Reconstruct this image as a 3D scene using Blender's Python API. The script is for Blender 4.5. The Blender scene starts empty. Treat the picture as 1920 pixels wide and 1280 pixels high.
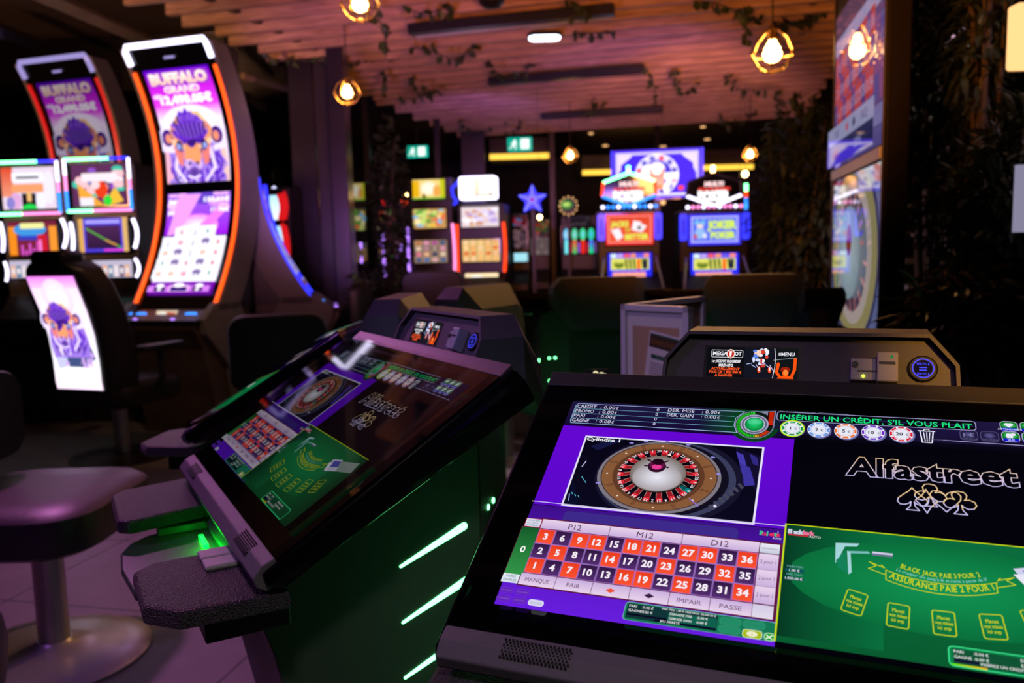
import bpy, math, random
from mathutils import Vector, Matrix
R = math.radians
rnd = random.Random(7)
C = bpy.context.scene.collection
sc = bpy.context.scene

# ------------------------------------------------------------------ camera
FPX, PITCH, ROLL, CAMH = 1560.0, R(6.3), R(1.4), 1.2
Fv = Vector((0, math.cos(PITCH), -math.sin(PITCH)))
Uv = Vector((0, math.sin(PITCH), math.cos(PITCH)))
Rv = Vector((1, 0, 0))
CR = Rv*math.cos(ROLL) - Uv*math.sin(ROLL)
CU = Uv*math.cos(ROLL) + Rv*math.sin(ROLL)
cd = bpy.data.cameras.new('camera')
cam = bpy.data.objects.new('camera', cd); C.objects.link(cam)
cd.sensor_width = 36.0
cd.lens = FPX/1920*36.0
cam.matrix_world = Matrix(((CR.x, CU.x, -Fv.x, 0), (CR.y, CU.y, -Fv.y, 0), (CR.z, CU.z, -Fv.z, CAMH), (0, 0, 0, 1)))
cd.clip_start = 0.05; cd.clip_end = 60
cd.dof.use_dof = True; cd.dof.focus_distance = 1.06; cd.dof.aperture_fstop = 4.8
sc.camera = cam
def at(px, py, Y):
    d = Fv + CR*((px-960)/FPX) - CU*((py-640)/FPX)
    return Vector((0, 0, CAMH)) + d*(Y/d.y)
def atz(px, py, Z):
    d = Fv + CR*((px-960)/FPX) - CU*((py-640)/FPX)
    return Vector((0, 0, CAMH)) + d*((Z-CAMH)/d.z)

# ------------------------------------------------------------------ world, view
w = bpy.data.worlds.new('world'); sc.world = w; w.use_nodes = True
bg = w.node_tree.nodes['Background']
bg.inputs[0].default_value = (0.10, 0.035, 0.09, 1); bg.inputs[1].default_value = 0.05
sc.view_settings.view_transform = 'Standard'; sc.view_settings.look = 'None'
sc.view_settings.exposure = 0.0; sc.view_settings.gamma = 1.0; sc.view_settings.use_curve_mapping = False

# ------------------------------------------------------------------ lights of the room and added fill lights
def light(name, kind, loc, col, power, size=0.3, target=None, spot=None, blend=0.6):
    ld = bpy.data.lights.new(name, kind); ld.color = col; ld.energy = power; ld.specular_factor = .12 if kind == 'SPOT' and power > 100 and name != 'magenta_spot' else 1
    if kind == 'AREA': ld.shape = 'DISK'; ld.size = size
    elif kind in ('POINT', 'SPOT'): ld.shadow_soft_size = size
    if kind == 'SPOT': ld.spot_size = R(spot or 90); ld.spot_blend = blend
    o = bpy.data.objects.new(name, ld); C.objects.link(o); o.location = loc
    if target is not None:
        o.rotation_euler = (Vector(target)-Vector(loc)).to_track_quat('-Z', 'Y').to_euler()
    return o
# magenta spots of the gaming room; violet, pink and amber ones are added fills
light('magenta_spot', 'SPOT', (-2.2, 3.9, 2.8), (0.95, 0.27, 0.85), 135, .10, (-1.15, 2.3, 0), 66)
light('magenta_spot', 'SPOT', (-2.4, 1.0, 2.75), (0.55, 0.17, 0.95), 46, .10, (-0.75, 1.4, .75), 60)
light('violet_ceiling_fill', 'SPOT', (-1.3, 4.4, 1.3), (0.70, 0.28, 1.0), 120, .2, (-.7, 8.6, 2.9), 66)  # added, aimed up to imitate the purple glow on the planks
light('violet_ceiling_fill', 'SPOT', (1.0, 5.4, 1.7), (0.45, 0.20, 1.0), 120, .2, (1.5, 9.4, 2.9), 56)
light('violet_ceiling_fill', 'SPOT', (-.4, 8.6, 2.0), (0.35, 0.15, 1.0), 60, .2, (-.4, 11.4, 2.9), 70)
light('pink_fill', 'SPOT', (-1.2, 2.6, 1.5), (1.0, 0.34, 0.50), 90, .25, (-.9, 6.4, 2.9), 76)  # added below the planks to tint them pink
light('amber_fill', 'SPOT', (.4, 1.9, 1.7), (1.0, 0.29, 0.05), 340, .25, (1.0, 5.4, 2.9), 84)  # added, aimed up to imitate warm pendant glow on the planks
light('amber_fill', 'SPOT', (1.5, 6.0, 2.0), (1.0, 0.34, 0.10), 150, .2, (2.1, 11.0, 2.95), 50)  # added to lift the far planks in amber
light('amber_fill', 'SPOT', (.75, -.55, 1.95), (1.0, 0.44, 0.06), 190, .03, (.605, 1.055, 1.035), 9.5, 1.0)  # added narrow beam, puts an amber patch on the hood's right end
light('amber_fill', 'SPOT', (1.2, 5.4, 2.7), (1.0, 0.50, 0.15), 95, .1, (.3, 3.0, 1.0), 50)  # added to tint the rear terminal hoods amber
light('amber_fill', 'SPOT', (-4.6, 3.2, 1.9), (1.0, 0.45, 0.20), 300, .2, (-4.0, 7.6, 3.25), 80)  # added to brighten the dark left ceiling
light('violet_fill', 'SPOT', (-.9, 0.2, 2.0), (0.50, 0.38, 1.0), 26, .08, (-.1, 1.6, 1.05), 32)  # unseen fill added to light the left terminal's head panel
light('front_fill', 'SPOT', (.1, -.5, 2.8), (1.0, 0.82, 0.85), 40, .12, (.0, .60, .8), 40)  # unseen fill added to brighten the near terminal's front bar
light('green_fill', 'POINT', (.30, 2.42, .80), (.05, 1, .15), .5, .04)  # extra green fill added to boost the rear terminal's side facets
light('notice_fill', 'SPOT', (-.2, 1.0, 2.8), (1.0, 0.72, 0.80), 22, .08, (.33, 2.0, .95), 20)  # unseen fill added to brighten the notice paper
for q in ((.3057, .9064, -22.65), (-.3325, 1.4519, -60.95)):    # the green lamps under the front edge of the two near terminals
    a = R(q[2]); lx, ly = -.02, -.214
    light('tray_light', 'POINT', (q[0]+lx*math.cos(a)-ly*math.sin(a), q[1]+lx*math.sin(a)+ly*math.cos(a), .728), (0, 1, .03), .15, .012)

# ------------------------------------------------------------------ colour and materials
def lin(c):
    return tuple(((v/12.92) if v <= .04045 else ((v+.055)/1.055)**2.4) for v in c)
def rgb(r, g, b): return lin((r/255, g/255, b/255))
M = {}
def mat(name, col, rough=.5, metal=0, spec=.5, emit=None, es=1, bump=None, noise=None, coat=0):
    m = bpy.data.materials.new(name); m.use_nodes = True; nt = m.node_tree
    b = nt.nodes['Principled BSDF']
    b.inputs['Base Color'].default_value = (*col, 1); b.inputs['Roughness'].default_value = rough
    b.inputs['Metallic'].default_value = metal; b.inputs['Specular IOR Level'].default_value = spec
    b.inputs['Coat Weight'].default_value = coat; b.inputs['Coat Roughness'].default_value = .05
    if emit: b.inputs['Emission Color'].default_value = (*emit, 1); b.inputs['Emission Strength'].default_value = es
    tc = nt.nodes.new('ShaderNodeTexCoord')
    if noise:
        n = nt.nodes.new('ShaderNodeTexNoise'); n.inputs['Scale'].default_value = noise[0]; n.inputs['Detail'].default_value = 4
        nt.links.new(tc.outputs['Object'], n.inputs['Vector'])
        r = nt.nodes.new('ShaderNodeValToRGB'); nt.links.new(n.outputs['Fac'], r.inputs[0])
        k = noise[1]
        r.color_ramp.elements[0].position = .3; r.color_ramp.elements[1].position = .7
        r.color_ramp.elements[0].color = (*[c*(1-k) for c in col], 1); r.color_ramp.elements[1].color = (*[min(1, c*(1+k)) for c in col], 1)
        nt.links.new(r.outputs[0], b.inputs['Base Color'])
    if bump:
        kind, s, st = bump
        if kind == 'voronoi':
            t = nt.nodes.new('ShaderNodeTexVoronoi'); t.inputs['Scale'].default_value = s; o = t.outputs['Distance']
        else:
            t = nt.nodes.new('ShaderNodeTexNoise'); t.inputs['Scale'].default_value = s; t.inputs['Detail'].default_value = 3; o = t.outputs['Fac']
        nt.links.new(tc.outputs['Object'], t.inputs['Vector'])
        bp = nt.nodes.new('ShaderNodeBump'); bp.inputs['Strength'].default_value = st; bp.inputs['Distance'].default_value = .006 if name == 'leather' else .002
        nt.links.new(o, bp.inputs['Height']); nt.links.new(bp.outputs[0], b.inputs['Normal'])
    M[name] = m
    return m
mat('black_gloss', (.004, .004, .005), .10, spec=.5)
mat('totem_black', (.004, .003, .004), .5, spec=.1)
mat('rail_grey', (.04, .036, .038), .45)
mat('black_glass', (.002, .002, .003), .03, spec=.55)
mat('black_plastic', (.012, .011, .013), .38, bump=('noise', 500, .15))
mat('body_black', (.010, .010, .011), .32, noise=(3, .2))
mat('side_panel', (.05, .07, .055), .5, noise=(4, .15))
mat('grey_powder', (.16, .15, .165), .5, bump=('noise', 900, .35))
mat('hood_grey', (.095, .09, .10), .55, bump=('noise', 900, .35))
mat('leather', (.10, .075, .10), .40, bump=('voronoi', 420, 1.0))
mat('leather_dark', (.035, .03, .035), .45, bump=('voronoi', 230, .6))
mat('tray_black', (.06, .10, .07), .28)
mat('seat_leather', (.05, .038, .052), .42, bump=('noise', 60, .2))
mat('chair_black', (.014, .012, .015), .42, bump=('noise', 120, .2))
mat('silver', (.55, .53, .55), .38, metal=.85, noise=(6, .05))
mat('silver_plastic', (.42, .41, .43), .42)
mat('stool_base', (.80, .76, .80), .30, metal=.25)
mat('steel_brushed', (.6, .58, .6), .3, metal=1)
mat('machine_grey', (.19, .17, .17), .5, noise=(3, .1))
mat('machine_dark', (.018, .015, .018), .4)
mat('base_brown', (.10, .07, .055), .4, noise=(5, .3))
mat('post', (.03, .025, .035), .28, metal=.5, noise=(2, .2))
mat('column_satin', (.06, .05, .07), .26, metal=.6, noise=(1.5, .2))
mat('dark_ceiling', (.07, .05, .045), .8, noise=(3, .4))
mat('wall_dark', (.03, .025, .03), .6, noise=(2, .3))
mat('brass', (.75, .5, .2), .25, metal=1)
mat('bulb_cap', (.3, .2, .08), .3, metal=1)
mat('white_frame', (.55, .53, .56), .4)
mat('paper', (.62, .60, .55), .7)
mat('kraft', (.42, .28, .16), .7)
mat('leaf', (.028, .05, .015), .5, noise=(8, .5))
mat('leaf_dark', (.020, .032, .013), .55, noise=(8, .5))
mat('stem', (.06, .045, .03), .7, noise=(8, .3))
mat('white_paint', (.55, .5, .55), .5, noise=(4, .08))
mat('cabinet_grey', (.34, .30, .33), .6, noise=(4, .08))
mat('beam_tan', (.36, .26, .17), .6, noise=(5, .15))
def emat(name, col, s): return mat(name, (.01, .01, .01), .3, emit=col, es=s)
emat('led_green', (.16, 1, .33), 5.5)
emat('led_green_dim', (.01, .55, .06), 1.4)
emat('led_green_bar', (.0, .9, .02), 9)
emat('led_red', (1, .05, .006), 1.9)
emat('led_red_dim', (.8, .008, .01), .9)
emat('led_orange', (1, .085, .004), 2.1)
emat('led_white', (.78, .72, 1), 3.2)
emat('led_lav', (.40, .33, .75), .9)
emat('led_blue', (.03, .035, 1), 1.7)
emat('led_azure', (.03, .25, 1), 2.2)
emat('led_violet', (.45, .2, 1), 2.2)
emat('led_pink', (1, .25, .6), 2.0)
emat('bulb_hot', (1, .62, .2), 22)
emat('bulb_glow', (1, .50, .14), 30)
emat('cove_yellow', (1, .58, .06), 1.5)
emat('cool_lamp', (.8, .85, 1), 5)
emat('teal', (.0, .55, .42), 1.3)
emat('warm_panel', (1, .52, .20), 1.5)
emat('window_lav', (.45, .42, .62), .55)
emat('tube_teal', (.15, .55, .55), .8)
emat('tiny_yellow', (.7, 1, .05), 3)
emat('sign_cream', (1, .9, .55), 2)

def smat(name, strength, rough=.4, spec=.04):
    m = bpy.data.materials.new(name); m.use_nodes = True; nt = m.node_tree; b = nt.nodes['Principled BSDF']
    b.inputs['Base Color'].default_value = (.002, .002, .003, 1); b.inputs['Roughness'].default_value = rough
    b.inputs['Specular IOR Level'].default_value = spec
    a = nt.nodes.new('ShaderNodeAttribute'); a.attribute_name = 'Col'
    nt.links.new(a.outputs['Color'], b.inputs['Emission Color']); b.inputs['Emission Strength'].default_value = strength
    M[name] = m
smat('screen', 1.0, .5, 0); smat('screen_oblique', .34, .5, 0); smat('screen_bright', 1.1); smat('screen_hot', 1.35); smat('screen_dim', .38); smat('screen_side', .5, .03, .6)
def wood(name, c0, c1):
    m = bpy.data.materials.new(name); m.use_nodes = True; nt = m.node_tree; b = nt.nodes['Principled BSDF']
    tc = nt.nodes.new('ShaderNodeTexCoord'); mp = nt.nodes.new('ShaderNodeMapping'); mp.inputs['Scale'].default_value = (1.2, 14, 14)
    n = nt.nodes.new('ShaderNodeTexNoise'); n.inputs['Scale'].default_value = 2.2; n.inputs['Detail'].default_value = 5; n.inputs['Distortion'].default_value = 1.2
    r = nt.nodes.new('ShaderNodeValToRGB'); r.color_ramp.elements[0].position = .32; r.color_ramp.elements[1].position = .68
    r.color_ramp.elements[0].color = (*c0, 1); r.color_ramp.elements[1].color = (*c1, 1)
    nt.links.new(tc.outputs['Object'], mp.inputs[0]); nt.links.new(mp.outputs[0], n.inputs['Vector']); nt.links.new(n.outputs[0], r.inputs[0])
    nt.links.new(r.outputs[0], b.inputs['Base Color']); b.inputs['Roughness'].default_value = .55
    M[name] = m
wood('plank_wood', (.30, .17, .10), (.58, .36, .22))
wood('deck_wood', (.045, .03, .022), (.09, .06, .045))
def glassmat(name='pane_glass', tint=(.62, .6, .68), ior=1.5):
    m = bpy.data.materials.new(name); m.use_nodes = True; nt = m.node_tree
    nt.nodes.remove(nt.nodes['Principled BSDF'])
    t = nt.nodes.new('ShaderNodeBsdfTransparent'); t.inputs[0].default_value = (*tint, 1)
    g = nt.nodes.new('ShaderNodeBsdfGlossy'); g.inputs['Roughness'].default_value = .03
    f = nt.nodes.new('ShaderNodeLayerWeight'); pw = nt.nodes.new('ShaderNodeMath'); pw.operation = 'POWER'; pw.inputs[1].default_value = 4.2
    nt.links.new(f.outputs['Facing'], pw.inputs[0]); mr = nt.nodes.new('ShaderNodeMath'); mr.operation = 'MULTIPLY_ADD'; mr.inputs[1].default_value = .93; mr.inputs[2].default_value = ((ior-1)/(ior+1))**2*1.1
    nt.links.new(pw.outputs[0], mr.inputs[0])
    x = nt.nodes.new('ShaderNodeMixShader'); nt.links.new(mr.outputs[0], x.inputs[0]); nt.links.new(t.outputs[0], x.inputs[1]); nt.links.new(g.outputs[0], x.inputs[2])
    nt.links.new(x.outputs[0], nt.nodes['Material Output'].inputs[0]); M[name] = m
glassmat(); glassmat('clear_glass', (1, 1, 1), 1.45)
def floormat():
    m = bpy.data.materials.new('floor_tiles'); m.use_nodes = True; nt = m.node_tree; b = nt.nodes['Principled BSDF']
    tc = nt.nodes.new('ShaderNodeTexCoord')
    sep = nt.nodes.new('ShaderNodeSeparateXYZ'); nt.links.new(tc.outputs['Object'], sep.inputs[0])
    def ma(op, a, b_=None):
        n = nt.nodes.new('ShaderNodeMath'); n.operation = op
        for i, v in enumerate((a, b_)):
            if v is None: continue
            if isinstance(v, (int, float)): n.inputs[i].default_value = v
            else: nt.links.new(v, n.inputs[i])
        return n.outputs[0]
    def edge(o, off, size, wd):
        f = ma('FRACT', ma('DIVIDE', ma('ADD', o, off), size)); d = ma('ABSOLUTE', ma('SUBTRACT', f, .5))
        return ma('GREATER_THAN', d, .5-wd/size)
    ex = edge(sep.outputs[0], 1.339, 1.08, .0045); ey = edge(sep.outputs[1], -2.373, .62, .0045)
    g = ma('MAXIMUM', ex, ey)
    n = nt.nodes.new('ShaderNodeTexNoise'); n.inputs['Scale'].default_value = 9; n.inputs['Detail'].default_value = 6; nt.links.new(tc.outputs['Object'], n.inputs['Vector'])
    r = nt.nodes.new('ShaderNodeValToRGB'); r.color_ramp.elements[0].color = (.14, .125, .13, 1); r.color_ramp.elements[1].color = (.23, .21, .21, 1)
    nt.links.new(n.outputs[0], r.inputs[0])
    mx = nt.nodes.new('ShaderNodeMix'); mx.data_type = 'RGBA'; nt.links.new(g, mx.inputs[0]); nt.links.new(r.outputs[0], mx.inputs[6]); mx.inputs[7].default_value = (.03, .028, .03, 1)
    nt.links.new(mx.outputs[2], b.inputs['Base Color']); b.inputs['Roughness'].default_value = .45
    M['floor_tiles'] = m
floormat()

# ------------------------------------------------------------------ mesh helpers
class MB:
    def __init__(s): s.v = []; s.f = []; s.mi = []; s.m = 0; s.T = Matrix.Identity(4)
    def add(s, vs, fs):
        b = len(s.v); s.v += [tuple(s.T @ Vector(p)) for p in vs]
        for f in fs: s.f.append([b+i for i in f]); s.mi.append(s.m)
    def box(s, x0, x1, y0, y1, z0, z1):
        s.add([(x0, y0, z0), (x1, y0, z0), (x1, y1, z0), (x0, y1, z0), (x0, y0, z1), (x1, y0, z1), (x1, y1, z1), (x0, y1, z1)],
              [(3, 2, 1, 0), (4, 5, 6, 7), (0, 1, 5, 4), (1, 2, 6, 5), (2, 3, 7, 6), (3, 0, 4, 7)])
    def loft(s, rings, cap=True, close=True):
        n = len(rings[0]); vs = [p for r in rings for p in r]; fs = []
        for k in range(len(rings)-1):
            for i in range(n if close else n-1):
                j = (i+1) % n; fs.append((k*n+i, k*n+j, (k+1)*n+j, (k+1)*n+i))
        if cap: fs.append(tuple(reversed(range(n)))); fs.append(tuple(range((len(rings)-1)*n, len(rings)*n)))
        s.add(vs, fs)
    def prism(s, poly, axis, a, b):
        def P(p, t): return {'x': (t, p[0], p[1]), 'y': (p[0], t, p[1]), 'z': (p[0], p[1], t)}[axis]
        s.loft([[P(p, a) for p in poly], [P(p, b) for p in poly]])
    def tube(s, pts, r, n=8, cap=True):
        pts = [Vector(p) for p in pts]; rings = []
        rr = r if isinstance(r, (list, tuple)) else [r]*len(pts)
        up = Vector((0, 0, 1))
        for i, p in enumerate(pts):
            t = (pts[min(i+1, len(pts)-1)]-pts[max(i-1, 0)]).normalized()
            a = t.cross(up)
            if a.length < .05: a = t.cross(Vector((0, 1, 0)))
            a.normalize(); b_ = t.cross(a).normalized(); up = a.cross(t)
            rings.append([p+(a*math.cos(2*math.pi*k/n)+b_*math.sin(2*math.pi*k/n))*rr[i] for k in range(n)])
        s.loft(rings, cap)
    def lathe(s, prof, n=28, c=(0, 0, 0)):
        s.loft([[(c[0]+r*math.cos(2*math.pi*k/n), c[1]+r*math.sin(2*math.pi*k/n), c[2]+z) for k in range(n)] for r, z in prof])
    def build(s, name, mats, parent=None, bevel=0, smooth=False, seg=2):
        me = bpy.data.meshes.new(name); me.from_pydata(s.v, [], s.f); me.update()
        for m in (mats if isinstance(mats, (list, tuple)) else [mats]): me.materials.append(M[m])
        me.polygons.foreach_set('material_index', s.mi)
        import bmesh
        bm = bmesh.new(); bm.from_mesh(me); bmesh.ops.recalc_face_normals(bm, faces=bm.faces)
        if bevel:
            es = [e for e in bm.edges if len(e.link_faces) == 2 and e.calc_face_angle(0) > .35]
            bmesh.ops.bevel(bm, geom=es, offset=bevel, segments=seg, profile=.5, affect='EDGES', clamp_overlap=True)
        bm.to_mesh(me); bm.free()
        if smooth:
            for p in me.polygons: p.use_smooth = True
            try: me.set_sharp_from_angle(angle=R(40))
            except Exception: pass
        o = bpy.data.objects.new(name, me); C.objects.link(o)
        if parent: o.parent = parent
        return o
def rpoly(x0, x1, y0, y1, r, n=5):
    out = []
    for cx, cy, a in ((x1-r, y1-r, 0), (x0+r, y1-r, 90), (x0+r, y0+r, 180), (x1-r, y0+r, 270)):
        for k in range(n+1):
            t = R(a+90*k/n); out.append((cx+r*math.cos(t), cy+r*math.sin(t)))
    return out
def thing(name, label, cat, loc, rz=0, group=None):
    o = bpy.data.objects.new(name, None); C.objects.link(o); o.empty_display_size = .1
    o.location = loc; o.rotation_euler = (0, 0, rz); o['label'] = label; o['category'] = cat
    if group: o['group'] = group
    return o
def tag(o, label, cat, group=None, kind=None):
    o['label'] = label; o['category'] = cat
    if group: o['group'] = group
    if kind: o['kind'] = kind
    return o
def struct(o): o['kind'] = 'structure'; return o
def kids(o): return [c for c in bpy.data.objects if c.parent == o]
def dup(root, loc, rz, label, group=None):
    r = root.copy(); C.objects.link(r); r.location = loc; r.rotation_euler = (0, 0, rz); r['label'] = label
    if group: r['group'] = group
    for ch in kids(root):
        c = ch.copy(); C.objects.link(c); c.parent = r
        for g in kids(ch):
            d = g.copy(); C.objects.link(d); d.parent = c
    return r

# ------------------------------------------------------------------ display painter (coloured, emitting picture elements on a screen)
_tx = {}
def glyphs(t, outline=0, bold=0):
    k = (t, outline, bold)
    if k in _tx: return _tx[k]
    cu = bpy.data.curves.new('t', 'FONT'); cu.body = t; cu.resolution_u = 2; cu.offset = bold
    if outline: cu.fill_mode = 'NONE'; cu.bevel_depth = outline; cu.bevel_resolution = 0
    ob = bpy.data.objects.new('t', cu); C.objects.link(ob)
    dg = bpy.context.evaluated_depsgraph_get(); dg.update(); me = ob.evaluated_get(dg).to_mesh()
    vs = [(v.co.x, v.co.y) for v in me.vertices]; fs = [tuple(p.vertices) for p in me.polygons]
    ob.evaluated_get(dg).to_mesh_clear(); bpy.data.objects.remove(ob); bpy.data.curves.remove(cu)
    if vs:
        x0 = min(v[0] for v in vs); x1 = max(v[0] for v in vs)
        vs = [(v[0]-x0, v[1]) for v in vs]; wd = x1-x0
    else: wd = 0
    _tx[k] = (vs, fs, wd); return _tx[k]
class Paint:
    def __init__(s, w, h, dz=2e-5, warp=None, nv=14):
        s.w, s.h, s.dz, s.warp, s.nv = w, h, dz, warp, nv; s.v = []; s.f = []; s.c = []; s.L = 0
    def add(s, pts, faces, cols):
        b = len(s.v); s.L += 1
        s.v += [(min(max(u, 0), 1), min(max(v, 0), 1), s.L*s.dz) for u, v in pts]
        one = not isinstance(cols[0], (tuple, list))
        for f in faces:
            s.f.append([b+i for i in f]); s.c.append([cols if one else cols[i] for i in f])
    def rect(s, u0, v0, u1, v1, c0, c1=None, cr=None, sub=True):
        n = max(1, int(s.nv*abs(v1-v0)+.99)) if (s.warp and sub) else 1
        pts = []; cs = []; fs = []
        for k in range(n+1):
            t = k/n; v = v0+(v1-v0)*t
            c = tuple(c0[i]*(1-t)+(c1 or c0)[i]*t for i in range(3)); pts += [(u0, v), (u1, v)]; cs += [c, cr or c]
        for k in range(n): fs.append((2*k, 2*k+1, 2*k+3, 2*k+2))
        s.add(pts, fs, cs)
    def poly(s, pts, c): s.add(pts, [tuple(range(len(pts)))], c)
    def ell(s, cu, cv, ru, rv, c, c2=None, n=26, rot=0, a0=0, a1=360):
        pts = [(cu, cv)]; ca, sa = math.cos(R(rot)), math.sin(R(rot)); asp = s.h/s.w
        full = abs(a1-a0) >= 360; m = n if full else n+1
        for k in range(m):
            t = R(a0+(a1-a0)*k/n); x = ru*math.cos(t); y = rv*math.sin(t)*asp
            pts.append((cu+x*ca-y*sa, cv+(x*sa+y*ca)/asp))
        fs = [(0, 1+k, 1+(k+1) % m) for k in range(m if full else m-1)]
        s.add(pts, fs, [c2 or c]+[c]*m)
    def ring(s, cu, cv, ru, rv, k, c, a0=0, a1=360, n=40):
        pts = []
        for i in range(n+1):
            t = R(a0+(a1-a0)*i/n); pts += [(cu+ru*math.cos(t), cv+rv*math.sin(t)), (cu+ru*k*math.cos(t), cv+rv*k*math.sin(t))]
        s.add(pts, [(2*i, 2*i+1, 2*i+3, 2*i+2) for i in range(n)], c)
    def line(s, pts, wd, c, close=False):
        P = [(p[0]*s.w, p[1]*s.h) for p in pts]
        if close: P.append(P[0])
        out = []; fs = []
        for i in range(len(P)-1):
            dx, dy = P[i+1][0]-P[i][0], P[i+1][1]-P[i][1]; l = math.hypot(dx, dy) or 1; nx, ny = -dy/l*wd/2, dx/l*wd/2
            ex, ey = dx/l*wd*.3, dy/l*wd*.3; b = len(out)
            for q, sx in ((P[i], -1), (P[i+1], 1)):
                out += [((q[0]+nx+ex*sx)/s.w, (q[1]+ny+ey*sx)/s.h), ((q[0]-nx+ex*sx)/s.w, (q[1]-ny+ey*sx)/s.h)]
            fs.append((b, b+1, b+3, b+2))
        s.add(out, fs, c)
    def rr(s, u0, v0, u1, v1, r, c, out=None, ow=0.001):
        P = [(x/s.w, y/s.h) for x, y in rpoly(u0*s.w, u1*s.w, v0*s.h, v1*s.h, r, 3)]
        if c: s.poly(P, c)
        if out: s.line(P, ow, out, True)
    def text(s, t, u, v, h, c, al='l', wmax=None, rot=0, outline=0, bold=0, c2=None):
        """h cap height as a fraction of screen height, v baseline, wmax width fraction"""
        vs, fs, wd = glyphs(t, outline, bold)
        if not vs: return 0
        k = h*s.h/.72; kx = k if wmax is None else wmax*s.w/wd
        W = wd*kx; ox = {'l': 0, 'c': -W/2, 'r': -W}[al]; ca, sa = math.cos(R(rot)), math.sin(R(rot))
        pts = []
        for x, y in vs:
            X = ox+x*kx; Y = -y*k; pts.append((u+(X*ca-Y*sa)/s.w, v+(X*sa+Y*ca)/s.h))
        if c2: s.add(pts, fs, [tuple(c[i]*(1-t_)+c2[i]*t_ for i in range(3)) for t_ in [max(0, min(1, 1-y/.72)) for x, y in vs]])
        else: s.add(pts, fs, c)
        return W/s.w
    def build(s, name, m, parent, T):
        me = bpy.data.meshes.new(name)
        if s.warp: vs = [s.warp(u, v, z) for u, v, z in s.v]
        else: vs = [((u-.5)*s.w, (.5-v)*s.h, z) for u, v, z in s.v]
        me.from_pydata([tuple(T @ Vector(p)) for p in vs], [], s.f); me.update()
        a = me.color_attributes.new('Col', 'FLOAT_COLOR', 'CORNER')
        dat = []
        for cs in s.c:
            for c in cs: dat += [c[0], c[1], c[2], 1]
        a.data.foreach_set('color', dat)
        me.materials.append(M[m]); me.validate()
        o = bpy.data.objects.new(name, me); C.objects.link(o)
        if parent: o.parent = parent
        return o
def basis(o, x, y, z=None):
    x = Vector(x).normalized(); y = Vector(y).normalized(); z = x.cross(y)
    return Matrix(((x.x, y.x, z.x, o[0]), (x.y, y.y, z.y, o[1]), (x.z, y.z, z.z, o[2]), (0, 0, 0, 1)))
WH = (1, 1, 1)


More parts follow.
